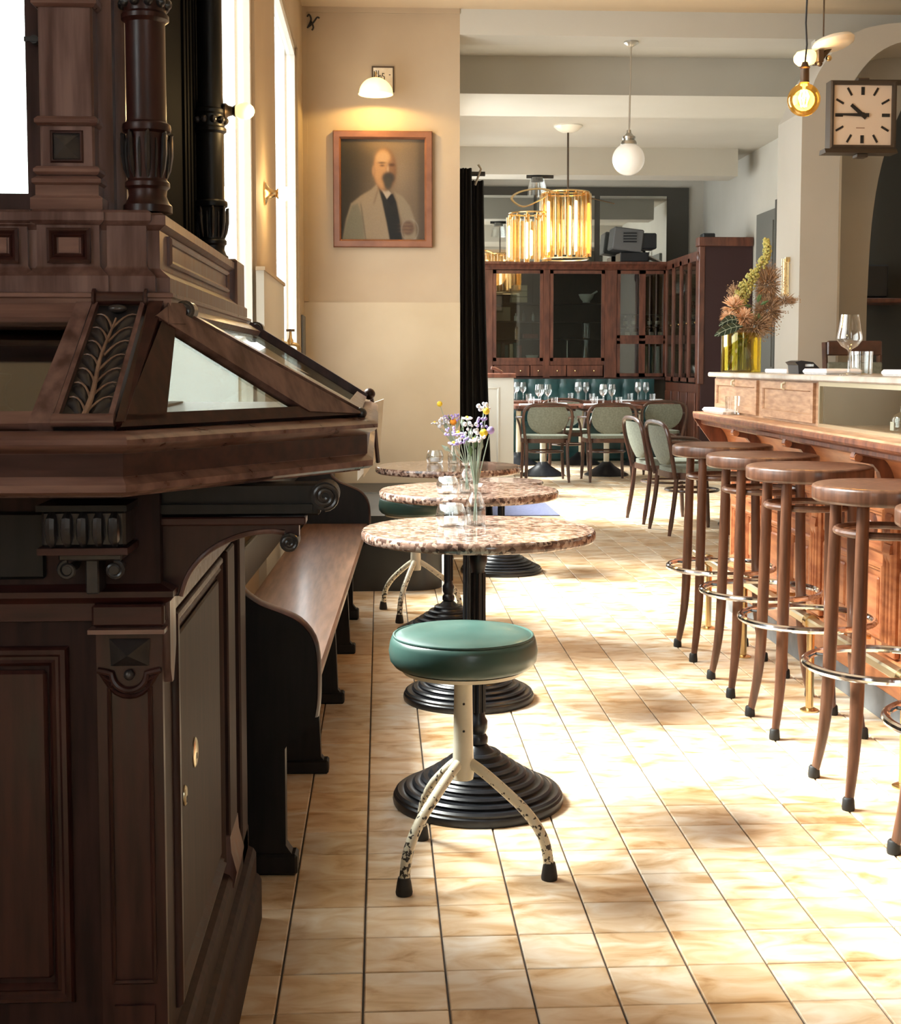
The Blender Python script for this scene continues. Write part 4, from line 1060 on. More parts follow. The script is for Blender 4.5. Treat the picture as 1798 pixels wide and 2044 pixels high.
# ================================================================== BANQUETTE, MAT, LOW PARTITION
bq = thing('banquette', 'black leather banquette seat beneath the portrait', 'banquette', (0, 7.8, 0))
def rounded(x0, x1, y0, y1, z0, z1, r, seg=6):
    pts = arc(x1-r, y0+r, r, -90, 0, seg) + arc(x1-r, y1-r, r, 0, 90, seg) + arc(x0+r, y1-r, r, 90, 180, seg) + arc(x0+r, y0+r, r, 180, 270, seg)
    return MB().prism(pts, z0, z1, 'xy')
rounded(-.44, .33, 7.02, 8.2, 0.0, .26, .16).build('base', 'black_leather', bq, 40)
rounded(-.44, .34, 7.0, 8.2, .262, .40, .16).build('seat_cushion', 'black_leather', bq, 40)
MB().bev(-.455, -.30, 6.6, 8.9, .26, .62, .03).build('back_cushion', 'black_leather', bq)
MB().bev(-.42, .45, 8.25, 8.95, 0, .40, .03).build('wall_seat', 'black_leather', bq)
single(MB().lathe([(0,0),(.019,0),(.019,.20),(.016,.205),(0,.205)], (.335, 6.93, 0), 20), 'white_post', 'white_paint', 'short white post standing at the corner of the black banquette', 'post', (.335, 6.93, 0))
single(MB().bev(.55, 1.40, 10.42, 11.45, 0.0, .008, .003), 'door_mat', 'blue_mat', 'dark blue mat lying on the tiles behind the tables', 'mat', (.975, 10.9, 0))
lp = thing('low_partition', 'low cream panelled partition with a wooden cap beside the black curtain', 'partition', (1.05, 12.0, 0))
MB().box(.85, 1.19, 12.0, 12.3, 0, 1.06).build('board', 'wall_white', lp, 0)
MB().sweep(rect(.90, .20, 1.06, .98), [(0,0),(0,.008),(-.01,.012),(-.02,.004),(-.02,0)], lambda u, v, n: (u, 12.0-n, v), True).build('panel_moulding', 'wall_white', lp)
MB().bev(.82, 1.21, 11.97, 12.33, 1.06, 1.10, .006).build('cap', 'mahogany', lp)
MB().tube(smoothpts([(.99, 12.02, 1.15), (1.03, 12.02, 1.14), (1.09, 12.02, 1.105)], 4), .025, 10, flat=.6).build('cap_scroll', 'mahogany', lp)
# curtain
cu = thing('curtain', 'heavy black curtain hanging from a rod at the edge of the portrait wall', 'curtain', (.66, 9.45, 0))
def drape(x0, x1, x0b, x1b, y, z0, z1, folds, amp):
    vs = []; fs = []; n = folds*8; rows = 14
    for r_ in range(rows+1):
        t = r_/rows; a = x0 + (x0b-x0)*t**1.6; b = x1 + (x1b-x1)*t**1.6
        for i in range(n+1):
            u = i/n
            vs.append((a+(b-a)*u + .006*math.sin(7*u+3*t), y + amp*math.sin(2*PI*folds*u + .6*math.sin(3*t)) , z1 + (z0-z1)*t))
    for r_ in range(rows):
        for i in range(n): fs.append((r_*(n+1)+i, r_*(n+1)+i+1, (r_+1)*(n+1)+i+1, (r_+1)*(n+1)+i))
    m = MB(); m.add(vs, fs); k = len(vs)
    m.add([(x, yy+.004, z) for x, yy, z in vs], [f[::-1] for f in fs])
    return m
drape(.55, .63, .545, .66, 9.36, .02, 2.53, 3, .02).build('front_drape', 'curtain_black', cu, 60)
drape(.60, .72, .60, .80, 9.46, .02, 2.46, 4, .025).build('back_drape', 'curtain_black', cu, 60)
MB().tube([(.40, 9.42, 2.50), (.73, 9.42, 2.50)], .016, 10).build('curtain_rod', 'black_metal', cu)
MB().tube([(.66, 9.40, 2.42), (.70, 9.39, 2.53), (.68, 9.39, 2.56)], .008, 8).build('rod_hook', 'nickel', cu)
# ================================================================== BENTWOOD ARMCHAIRS
def make_chair():
    t = thing('dining_chair', 'x', 'chair', (0,0,0), 'bentwood armchairs with sage upholstery')
    st = rounded(-.225, .225, -.20, .22, .435, .465, .12).build('seat', 'sage_fabric', t, 50)
    rounded(-.235, .235, -.21, .23, .395, .437, .125).build('seat_frame', 'chair_wood', t, 50)
    hoop = smoothpts([(-.215,-.20,.40),(-.232,-.225,.52),(-.245,-.25,.64),(-.225,-.268,.735),(-.15,-.278,.775),(0,-.285,.785),(.15,-.278,.775),(.225,-.268,.735),(.245,-.25,.64),(.232,-.225,.52),(.215,-.20,.40)], 4)
    MB().tube(hoop, .0155, 10).build('back_frame', 'chair_wood', t)
    # upholstered back
    vs = []; fs = []; nu, nv = 14, 9
    for j in range(nv+1):
        v = j/nv; z = .485 + .27*v; half = .205*math.sqrt(max(0.05, 1-((v-.62)/.68)**2))
        for i in range(nu+1):
            u = -1+2*i/nu
            vs.append((half*u, -.222-.060*v + .030*u*u*.6 - .006, z))
    for j in range(nv):
        for i in range(nu): fs.append((j*(nu+1)+i, j*(nu+1)+i+1, (j+1)*(nu+1)+i+1, (j+1)*(nu+1)+i))
    m = MB(); m.add(vs, fs); m.add([(x*1.0, y+.022, z) for x, y, z in vs], [f[::-1] for f in fs])
    k = len(vs)
    rim = [i for i in range(nu+1)] + [(j+1)*(nu+1)+nu for j in range(nv)] + [nv*(nu+1)+i for i in range(nu-1,-1,-1)] + [j*(nu+1) for j in range(nv-1,0,-1)]
    m.f += [(rim[a], rim[(a+1) % len(rim)], rim[(a+1) % len(rim)]+k, rim[a]+k) for a in range(len(rim))]
    m.build('backrest', 'sage_fabric', t, 60)
    for s in (-1, 1):
        arm = smoothpts([(s*.240,-.245,.655),(s*.275,-.12,.650),(s*.285,.04,.645),(s*.265,.15,.625),(s*.235,.185,.55),(s*.215,.185,.42)], 4)
        MB().tube(arm, .012, 8).build('arm', 'chair_wood', t)
        MB().tube(smoothpts([(s*.205,-.185,.42),(s*.205,-.20,.25),(s*.215,-.235,.02),(s*.217,-.24,0)], 4), [.017]*8+[.0125]*5, 8).build('leg', 'chair_wood', t)
        MB().tube(smoothpts([(s*.205,.175,.42),(s*.205,.19,.25),(s*.215,.205,.02),(s*.217,.207,0)], 4), [.017]*8+[.0125]*5, 8).build('leg', 'chair_wood', t)
    MB().ring(.185, .0095, (0,0,.30), 36, 8).build('stretcher_ring', 'chair_wood', t)
    return t
ch = make_chair()
spots = [((1.66, 13.55, 0), 0, 'dark bentwood armchair seen from behind at the far table, left one'),
         ((2.29, 13.55, 0), .05, 'dark bentwood armchair seen from behind at the far table, right one'),
         ((2.99, 14.45, 0), .1, 'armchair set back by the corner cabinet, right of the far tables'),
         ((1.14, 14.35, 0), -1.5, 'armchair at the left side of the far tables beside the partition'),
         ((2.05, 14.75, 0), PI, 'armchair facing the viewer between the two far tables'),
         ((2.20, 9.40, 0), -R90+.12, 'armchair with pale green back beside the end of the bar, nearer of two'),
         ((2.16, 10.08, 0), -R90+.10, 'armchair with pale green back beside the end of the bar, farther of two')]
for k, (l, r, lb) in enumerate(spots):
    if k == 0: place(ch, l, r); ch['label'] = lb
    else: dup(ch, l, r, lb)

# ---- far dining tables
def make_ftable():
    t = thing('dining_table', 'x', 'table', (0,0,0), 'dining tables in the back room')
    rounded(-.33, .33, -.36, .36, .72, .75, .04).build('table_top', 'mahogany', t, 40)
    MB().box(-.30, .30, -.33, .33, .695, .72).build('apron', 'mahogany_dark', t, 0)
    MB().lathe([(.030,.14),(.030,.695)], (0,0,0), 16).build('column', 'cream_paint', t)
    MB().lathe([(0,0),(.235,0),(.235,.012),(.17,.05),(.09,.10),(.045,.145),(0,.145)], (0,0,0), 32).build('foot', 'cast_iron', t, 50)
    return t
ft = make_ftable()
place(ft, (1.72, 14.2, 0)); ft['label'] = 'dark dining table behind the left armchair in the back room'
dup(ft, (2.40, 14.2, 0), 0, 'dark dining table behind the right armchair in the back room')
dup(ft, (1.62, 15.75, 0), 0, 'dark dining table by the tufted banquette, left')
dup(ft, (2.36, 15.75, 0), 0, 'dark dining table by the tufted banquette, middle')
dup(ft, (3.05, 15.65, 0), 0, 'dark dining table by the corner cabinet, right')
rt = dup(ft, (2.72, 9.75, 0), 0, 'wooden dining table beyond the end of the bar')

# ---- tufted banquette along the back wall
tb = thing('tufted_banquette', 'teal tufted leather banquette below the glazed cabinet', 'banquette', (2.3, 16.6, 0))
MB().bev(1.25, 3.45, 16.25, 16.85, .0, .46, .03).build('seat', 'teal_leather', tb)
m = MB(); nu, nv = 88, 12; vs = []; fs = []
for j in range(nv+1):
    for i in range(nu+1):
        u, v = i/nu, j/nv
        d = .030*(abs(math.sin(PI*u*11 + PI*.5*math.sin(0))) ** .6) * (0.55 + .45*abs(math.sin(PI*v*3)))
        vs.append((1.25+2.2*u, 16.86 - d, .46 + .53*v))
for j in range(nv):
    for i in range(nu): fs.append((j*(nu+1)+i, j*(nu+1)+i+1, (j+1)*(nu+1)+i+1, (j+1)*(nu+1)+i))
m.add(vs, fs).build('tufted_back', 'teal_leather', tb, 60)
MB().box(1.25, 3.45, 16.86, 16.95, .0, .99).build('back_frame', 'mahogany_dark', tb, 0)

# ---- glazed wall cabinet
vc = thing('glazed_cabinet', 'dark wooden glass-fronted cabinet along the back wall', 'cabinet', (2.3, 17.2, .98))
VY = 16.98
def V(mb, name, mat='mahogany', parent=None, smooth=0): return mb.build(name, mat, parent or vc, smooth)
V(MB().box(1.22, 3.68, 17.44, 17.49, .98, 2.46), 'back_board', 'mahogany_dark')
V(MB().box(1.22, 3.68, VY, 17.44, .98, 1.01), 'bottom_board', 'mahogany_dark')
V(MB().sweep([(1.2, VY), (3.7, VY)], [(-.40,2.36),(.0,2.36),(.01,2.38),(.03,2.41),(.05,2.43),(.05,2.46),(-.40,2.46)], XY), 'cornice', 'mahogany')
for x0, x1 in ((1.22, 1.42), (2.05, 2.14), (2.83, 2.99), (3.62, 3.68)):
    V(MB().bev(x0, x1, VY-.01, 17.0, 1.0, 2.36, .006), 'post', 'mahogany')
for x in (1.22, 2.90, 3.66): V(MB().box(x, x+.02, 17.0, 17.44, 1.0, 2.36), 'partition', 'mahogany_dark')
V(MB().box(1.42, 2.83, VY, 17.0, 1.165, 1.215), 'drawer_rail', 'mahogany')
for k in range(3):
    a = 1.43+k*.465
    d = V(MB().bev(a, a+.455, VY-.012, 17.0, 1.02, 1.16, .006), 'drawer', 'mahogany')
    for q in (.1, .34):
        V(MB().ball((a+q, VY-.022, 1.09), .014, 8, 6), 'knob', 'brass', d)
def vdoor(a, b, z0, z1):
    m = MB()
    for (p, q, r_, s) in ((a, a+.04, z0, z1), (b-.04, b, z0, z1), (a, b, z0, z0+.04), (a, b, z1-.04, z1)): m.box(p, q, VY-.012, VY+.014, r_, s)
    d = V(m, 'door', 'mahogany')
    V(MB().box(a+.04, b-.04, VY, VY+.003, z0+.04, z1-.04), 'pane', 'case_glass', d)
for (a, b, z0, z1) in ((1.42, 2.05, 1.215, 2.35), (2.14, 2.83, 1.215, 2.35), (2.99, 3.31, 1.50, 2.35), (3.31, 3.62, 1.50, 2.35), (2.99, 3.31, 1.02, 1.47), (3.31, 3.62, 1.02, 1.47)): vdoor(a, b, z0, z1)
V(MB().box(2.99, 3.62, VY-.006, 17.0, 1.47, 1.50), 'mid_rail', 'mahogany')
shelves = [(1.24, 2.90, z) for z in (1.50, 1.72, 1.95)] + [(2.92, 3.66, z) for z in (1.52, 1.66, 1.82)]
for (a, b, z) in shelves: V(MB().box(a, b, 17.02, 17.43, z-.014, z), 'shelf', 'mahogany_dark')
# what stands in it
def shelf_item(m, name, mat, label, cat, loc, group=None): return single(m, name, mat, label, cat, loc, group)
for k in range(12):
    row = k // 6; i = k % 6
    x = 3.02 + i*.105; z = (1.66, 1.52)[row]; y = 17.15
    if row == 1: x += .03
    b = thing('wine_bottle', ('leftmost', 'second', 'third', 'fourth', 'fifth', 'rightmost')[i] + ' wine bottle from the left in the ' + ('upper' if row == 0 else 'lower') + ' row behind the right glazed doors', 'bottle', (x, y, z), 'wine bottles behind the right glazed doors')
    MB().lathe([(0,0),(.030,0),(.030,.075),(.024,.095),(.011,.108),(.011,.128),(0,.128)], (x, y, z), 12).build('bottle_glass', 'wine_glass_dark', b)
    MB().lathe([(.0305,.02),(.0305,.065)], (x, y, z), 12, cap=False).build('bottle_label', 'bottle_label', b)
    MB().lathe([(.0118,.110),(.0118,.130),(0,.130)], (x, y, z), 10).build('capsule', 'bottle_label' if i % 2 else 'bronze_dark', b)
for k, (x, z) in enumerate(((1.60, 1.215), (1.66, 1.215), (1.71, 1.215), (1.77, 1.215), (1.50, 1.215), (1.555, 1.215))):
    shelf_item(MB().bev(x-.022, x+.022, 17.06, 17.22, z, z+.20+.015*(k % 3), .003), 'book', ('book_teal', 'book_cream', 'book_teal', 'book_red', 'book_teal', 'mahogany_dark')[k],
               ('third', 'fourth', 'fifth', 'rightmost', 'leftmost', 'second')[k] + ' upright book from the left on the bottom shelf of the left glazed door', 'book', (x, 17.14, z), 'books on the bottom shelf')
shelf_item(MB().lathe([(0,0),(.035,0),(.07,.04),(.085,.075),(.080,.075),(.06,.04),(0,.02)], (1.93, 17.12, 1.215), 20), 'bowl', 'white_paint', 'white bowl on the bottom shelf of the glazed cabinet', 'bowl', (1.93, 17.12, 1.215))
mo = thing('mortar', 'white porcelain mortar with pestle on a shelf in the right glazed door', 'mortar', (2.62, 17.12, 1.95))
MB().lathe([(0,0),(.05,0),(.045,.02),(.08,.06),(.10,.11),(.09,.11),(.06,.05),(0,.04)], (2.62, 17.12, 1.95), 20).build('mortar_bowl', 'white_paint', mo)
MB().tube([(2.63, 17.12, 2.02), (2.76, 17.12, 2.10)], .012, 8).build('pestle', 'white_paint', mo)
for k, (dz, lb) in enumerate(((0, 'lowest of the three cream boxes stacked on the top shelf'), (.075, 'middle of the three cream boxes stacked on the top shelf'), (.15, 'topmost of the three cream boxes stacked on the top shelf'))):
    shelf_item(MB().bev(1.66+.01*k, 1.86, 17.05, 17.3, 1.95+dz, 2.02+dz, .004), 'storage_box', 'book_cream', lb, 'box', (1.76, 17.17, 1.95+dz), 'boxes on the top shelf')
shelf_item(MB().bev(1.48, 1.66, 17.2, 17.22, 1.72, 1.90, .003), 'framed_card', 'book_cream', 'small cream framed card leaning on the middle shelf', 'card', (1.57, 17.21, 1.72))
shelf_item(MB().bev(1.82, 2.0, 17.08, 17.25, 1.50, 1.56, .004), 'flat_box', 'book_red', 'flat red box on the third shelf', 'box', (1.91, 17.16, 1.50))
for k, (x, z, h) in enumerate(((1.72, 1.72, .10), (1.82, 1.72, .14), (1.94, 1.72, .12))):
    shelf_item(MB().lathe([(0,0),(.022,0),(.022,h*.6),(.008,h*.75),(.008,h),(0,h)], (x, 17.12, z), 12), 'small_flask', ('white_paint', 'clear_glass', 'clear_glass')[k],
               ('small white flask on the middle shelf', 'taller clear glass flask on the middle shelf', 'clear glass flask on the middle shelf, rightmost')[k], 'flask', (x, 17.12, z))
shelf_item(MB().lathe([(0,0),(.06,0),(.05,.02),(.012,.04),(.012,.26),(.09,.29),(.10,.30),(0,.30)], (2.38, 17.12, 1.215), 18), 'apothecary_stand', 'nickel', 'tall thin stand on the bottom of the right glazed door', 'stand', (2.38, 17.12, 1.215))
shelf_item(MB().lathe([(0,0),(.07,0),(.06,.08),(.03,.20),(.05,.32),(.06,.48),(.02,.50),(0,.50)], (2.62, 17.12, 1.215), 18), 'glass_jar', 'clear_glass', 'tall clear glass vessel in the right glazed door', 'jar', (2.62, 17.12, 1.215))
for k, x in enumerate((3.37, 3.45, 3.53)):
    shelf_item(MB().tube([(x, 17.05, 1.02), (x, 17.05, 1.40)], .025, 10), 'rolled_print', 'linen' if k != 1 else 'book_teal', ('pale roll standing in the lower right cabinet door, left', 'teal roll standing in the lower right cabinet door', 'pale roll standing in the lower right cabinet door, right')[k], 'roll', (x, 17.05, 1.02))

# ---- side cabinet on the right wall with its maroon end
sc_ = thing('corner_cabinet', 'tall dark cabinet with narrow glass doors and a flat maroon end panel', 'cabinet', (3.9, 16.0, 0))
SX = 3.60
def S(mb, name, mat='mahogany', parent=None, smooth=0): return mb.build(name, mat, parent or sc_, smooth)
S(MB().box(SX+.02, 4.19, 15.10, 15.14, 0.0, 2.585), 'end_panel', 'maroon_panel')
S(MB().box(4.14, 4.19, 15.14, 16.90, 0, 2.46), 'back_board', 'mahogany_dark')
S(MB().box(SX, 4.14, 15.14, 16.90, 0, .95), 'base', 'mahogany')
S(MB().box(SX, 4.14, 15.14, 16.90, 2.40, 2.46), 'top_board', 'mahogany')
S(MB().bev(SX-.03, 4.19, 15.06, 15.22, 2.50, 2.60, .006), 'cornice', 'mahogany')
S(MB().bev(SX-.02, SX+.05, 15.08, 15.20, .95, 2.5, .008), 'front_post', 'mahogany')
S(MB().ball((SX-.02, 15.12, 2.38), .05, 10, 8, (.5, .8, 1.2)), 'carved_bracket', 'mahogany')
for k in range(4):
    a = 15.22 + k*.42
    m = MB()
    for (p, q, r_, s) in ((a, a+.05, .97, 2.40), (a+.37, a+.42, .97, 2.40), (a, a+.42, .97, 1.02), (a, a+.42, 2.35, 2.40)): m.box(SX-.01, SX+.02, p, q, r_, s)
    d = S(m, 'door', 'mahogany')
    S(MB().box(SX+.003, SX+.006, a+.05, a+.37, 1.02, 2.35), 'pane', 'case_glass', d)
    S(MB().ball((SX-.02, a+.03, 1.65), .012, 8, 6), 'knob', 'brass', d)
    S(MB().bev(SX-.015, SX, a+.03, a+.39, .15, .85, .006), 'lower_door', 'mahogany')
for z in (1.35, 1.7, 2.05): S(MB().box(SX+.03, 4.14, 15.16, 16.89, z-.012, z), 'shelf', 'mahogany_dark')
random.seed(3)
fl = thing('pink_flowers', 'small bunch of pink flowers behind the narrow glass doors', 'flowers', (3.72, 15.9, 1.70))
for k in range(9):
    MB().ball((3.70+random.uniform(-.03,.03), 15.9+random.uniform(-.09,.09), 1.78+random.uniform(-.04,.14)), .022, 7, 5).build('blossom', 'petal_peach' if k % 2 else 'book_red', fl)
MB().lathe([(0,0),(.03,0),(.035,.05),(.025,.08)], (3.72, 15.9, 1.70), 12, cap=False).build('vase', 'clear_glass', fl)
single(MB().bev(3.66, 3.80, 15.24, 15.4, 2.46, 2.66, .01), 'loudspeaker', 'plastic_black', 'small black loudspeaker on top of the corner cabinet', 'speaker', (3.73, 15.32, 2.46))

# ---- dark board with mirrors above the cabinet
wp = thing('mirror_board', 'dark wall board holding large mirrors above the glazed cabinet', 'mirror', (2.5, 17.49, 2.47))
MB().box(1.05, 4.0, 17.46, 17.498, 2.47, 3.45).build('board', 'dark_panel', wp, 0)
for (a, b, z0, z1) in ((1.10, 1.98, 2.48, 3.34), (2.02, 2.77, 2.48, 3.34), (2.84, 3.71, 2.48, 3.34)):
    MB().box(a, b, 17.452, 17.460, z0, z1).build('mirror_pane', 'mirror', wp, 0)
# old projector on the cabinet
pj = thing('projector', 'grey boxy projector tilted on top of the glazed cabinet', 'projector', (3.2, 17.05, 2.46))
MB().bev(3.02, 3.38, 16.94, 17.30, 2.46, 2.58, .01).build('stand', 'plastic_black', pj)
MB().bev(2.92, 3.30, 16.92, 17.3, 2.60, 2.88, .015).xf(Matrix.Translation((3.1,17.1,2.7)) @ Matrix.Rotation(.12,4,'Y') @ Matrix.Translation((-3.1,-17.1,-2.7))).build('housing', 'plastic_grey', pj)
MB().bev(3.28, 3.48, 16.94, 17.25, 2.62, 2.82, .015).build('lamp_box', 'plastic_black', pj)
for k in range(4): MB().box(3.05, 3.22, 16.905, 16.915, 2.70+k*.035, 2.715+k*.035).build('vent_slat', 'plastic_black', pj, 0)
MB().box(3.26, 3.62, 16.97, 17.2, 2.575, 2.59).xf(Matrix.Translation((3.3,17,2.58)) @ Matrix.Rotation(.45,4,'Y') @ Matrix.Translation((-3.3,-17,-2.58))).build('lid', 'nickel', pj, 0)

# ---- glasses, napkins on the far tables
wg = MB().lathe([(0,0),(.036,0),(.034,.003),(.005,.008),(.0045,.085),(.012,.095),(.032,.115),(.040,.140),(.036,.185),(.031,.215)], (0,0,0), 20, cap=False).mesh('wine_glass', 'clear_glass', 60)
tg = MB().lathe([(0,0),(.030,0),(.033,.005),(.037,.085)], (0,0,0), 18, cap=False).mesh('tumbler', 'clear_glass', 60)
tables = [((1.72, 14.2), 'on the near left table of the back room'), ((2.40, 14.2), 'on the near right table of the back room'), ((1.62, 15.75), 'on the far left table by the tufted banquette'), ((2.36, 15.75), 'on the far middle table by the tufted banquette'), ((3.05, 15.65), 'on the far right table by the corner cabinet')]
for k, ((tx, ty), lb) in enumerate(tables):
    for (dx, dy, me, nm, cat, ws_) in ((-.06, -.10, wg, 'wine_glass', 'wine glass', 'left '), (.05, -.02, wg, 'wine_glass', 'wine glass', 'right '), (-.01, .14, wg, 'wine_glass', 'wine glass', 'rear '), (.10, -.16, tg, 'tumbler', 'tumbler', 'front '), (-.12, .06, tg, 'tumbler', 'tumbler', 'left ')):
        o = bpy.data.objects.new(nm, me); COL.objects.link(o); o.location = (tx+dx, ty+dy, .75)
        tag(o, ws_ + ('clear wine glass ' if nm == 'wine_glass' else 'clear water tumbler ') + lb, cat, ('wine glasses ' if nm == 'wine_glass' else 'tumblers ') + lb)
    for (dx, dy, ws_) in ((-.20, -.18, 'left '), (.20, .12, 'right ')):
        q = single(MB().bev(tx+dx-.07, tx+dx+.07, ty+dy-.06, ty+dy+.06, .75, .765, .005), 'napkin', 'linen', ws_ + 'folded white napkin ' + lb, 'napkin', (tx+dx, ty+dy, .75), 'napkins ' + lb)
single(MB().bev(2.42, 2.60, 9.55, 9.75, .75, .775, .008), 'napkin', 'linen', 'folded white napkin on the table beyond the end of the bar', 'napkin', (2.51, 9.65, .75))

# ---- high chair and shelf behind the bar
hc = thing('high_chair', 'tall wooden chair back showing behind the bar', 'chair', (2.88, 7.9, 0))
for s in (-1, 1):
    MB().tube([(2.88+s*.16, 8.05, 0), (2.88+s*.16, 8.08, .8), (2.88+s*.17, 8.13, 1.32)], .018, 8).build('back_leg', 'chair_wood', hc)
    MB().tube([(2.88+s*.16, 7.75, 0), (2.88+s*.15, 7.77, .80)], .018, 8).build('front_leg', 'chair_wood', hc)
MB().bev(2.70, 3.06, 7.72, 8.10, .80, .84, .01).build('seat', 'chair_wood', hc)
MB().bev(2.72, 3.06, 8.10, 8.13, 1.24, 1.33, .008).build('top_rail', 'chair_wood', hc)
MB().bev(2.72, 3.06, 8.09, 8.12, 1.02, 1.20, .008).build('back_panel', 'sage_fabric', hc)
sh = thing('bar_shelf', 'slanted wooden shelf with a black box in the arch at the right edge', 'shelf', (3.30, 9.0, 1.6))
MB().bev(3.18, 3.60, 8.95, 9.39, 1.60, 1.63, .005).build('board', 'mahogany', sh)
MB().bev(3.22, 3.45, 9.05, 9.3, 1.64, 1.86, .01).build('box', 'plastic_black', sh)
MB().tube([(3.24, 9.0, 1.60), (3.36, 9.38, 1.48)], .012, 8).build('bracket', 'mahogany', sh)
# ================================================================== LAMPS
def point(name, loc, power, col=(1, .72, .40), r=.03, parent=None):
    l = bpy.data.lights.new(name, 'POINT'); l.energy = power; l.color = col; l.shadow_soft_size = r
    o = bpy.data.objects.new(name, l); COL.objects.link(o); o.location = loc
    if parent: o.parent = parent; o.location = Vector(loc) - parent.location
    return o
# ---- domed wall lamp over the portrait
ws = thing('wall_lamp', 'wall lamp with a glowing glass dome above the portrait', 'lamp', (-0.022, 9.0, 2.95))
LZ = 2.905
n = 12
dome = [(.108*math.cos(math.radians(a)), .105*math.sin(math.radians(a))) for a in range(0, 86, 8)]
m = MB(); seg = 36
dv = []
for (r_, h) in dome:
    for i in range(seg):
        a = 2*PI*i/seg; rr = r_*(1+.018*math.cos(9*a*1.0))
        dv.append((-0.022+rr*math.cos(a), 8.75+rr*math.sin(a), LZ+h))
m.add(dv, [(j*seg+i, j*seg+(i+1) % seg, (j+1)*seg+(i+1) % seg, (j+1)*seg+i) for j in range(len(dome)-1) for i in range(seg)])
m.build('lamp_shade', 'lamp_shade_glow', ws, 60)
MB().ring(.108, .004, (-0.022, 8.75, LZ), 36, 8).build('shade_rim', 'lamp_shade_glow', ws)
MB().tube([(-0.022, 8.75, LZ+.10), (-0.022, 8.75, LZ+.135), (-0.022, 8.82, LZ+.15), (-0.022, 8.995, LZ+.14)], .007, 8).build('arm', 'brass', ws)
MB().lathe([(0,0),(.028,0),(.022,.010),(0,.012)], (0,0,0), 20).xf(Matrix.Translation((-0.022, 8.999, LZ+.14)) @ Matrix.Rotation(R90, 4, 'X')).build('wall_plate', 'brass', ws)
MB().ball((-0.022, 8.75, LZ+.05), .018).build('bulb', 'bulb_glow', ws)
point('wall_lamp_light', (-0.022, 8.75, LZ+.022), 9, (1, .68, .22), .012, ws)
# ---- pier lamp beside the window
ps = thing('pier_lamp', 'brass trumpet-shaped wall lamp with bare bulb on the pier between the windows', 'lamp', (-0.5, 5.95, 1.93))
MB().lathe([(0,0),(.050,0),(.050,.006),(.040,.010),(.024,.022),(.015,.040),(.016,.052),(.022,.056),(.020,.062),(0,.062)], (-0.499, 5.95, 1.93), 28, 'x').build('trumpet_base', 'brass', ps)
MB().ball((-0.408, 5.95, 1.93), .030, sc=(1.15,1,1)).build('bulb', 'bulb_glow', ps)
point('pier_lamp_light', (-0.37, 5.95, 1.93), 5, (1, .70, .32), .03, ps)
# ---- opal globe pendant
gp = thing('globe_pendant', 'white opal globe pendant on a long metal rod', 'lamp', (1.69, 9.14, 3.345))
MB().lathe([(0,0),(.050,0),(.050,-.010),(.030,-.025),(.010,-.035),(0,-.035)][::-1], (1.69, 9.14, 3.345), 24).build('ceiling_rose', 'nickel', gp)
MB().tube([(1.69, 9.14, 3.33), (1.680, 9.14, 2.71)], .006, 10).build('rod', 'nickel', gp)
MB().lathe([(0,.095),(.014,.095),(.016,.075),(.030,.060),(.046,.050),(.046,.036),(.040,.030),(.052,.018),(.056,.0),(.05,-.006),(0,-.006)], (1.68, 9.14, 2.665), 28).build('gallery', 'nickel', gp, 30)
MB().ball((1.678, 9.14, 2.566), .109, 40, 24).build('globe', 'opal_glass', gp, 60)
# ---- big amber bulb over the bar
eb = thing('bulb_pendant', 'large amber globe bulb on a black cord above the bar', 'lamp', (1.573, 5.0, 3.51))
MB().tube([(1.580, 5.0, 3.505), (1.579, 5.0, 2.62), (1.574, 5.0, 2.45), (1.579, 5.0, 2.37), (1.573, 5.0, 2.30)], .0035, 8).build('cord', 'black_metal', eb)
MB().lathe([(.0,.075),(.010,.075),(.014,.062),(.020,.055),(.016,.050),(.0165,.010),(.018,.0),(0,0)], (1.573, 5.0, 2.232), 18).build('socket', 'bronze_dark', eb)
pr = [(.016,.060),(.022,.050)] + [(.060*math.cos(math.radians(a)), -.004+.060*math.sin(math.radians(a))) for a in range(62, -91, -8)]
MB().lathe([(max(r_, .0005), h) for r_, h in pr], (1.571, 5.0, 2.174), 40, cap=False).build('glass_globe', 'bulb_glass', eb, 60)
fil = MB()
for k in range(6):
    a = 2*PI*k/6; b = a+.5
    fil.tube([(1.571+.010*math.cos(a), 5.0+.010*math.sin(a), 2.205), (1.571+.019*math.cos(b), 5.0+.019*math.sin(b), 2.180), (1.571+.010*math.cos(a), 5.0+.010*math.sin(a), 2.145)], .0028, 6)
fil.build('filament', 'filament_glow', eb)
MB().lathe([(0,.04),(.006,.04),(.005,-.01),(0,-.01)], (1.571, 5.0, 2.19), 10).build('glass_stem', 'lamp_shade_glow', eb)
point('bulb_pendant_light', (1.571, 5.0, 2.174), 14, (1, .58, .20), .05, eb)
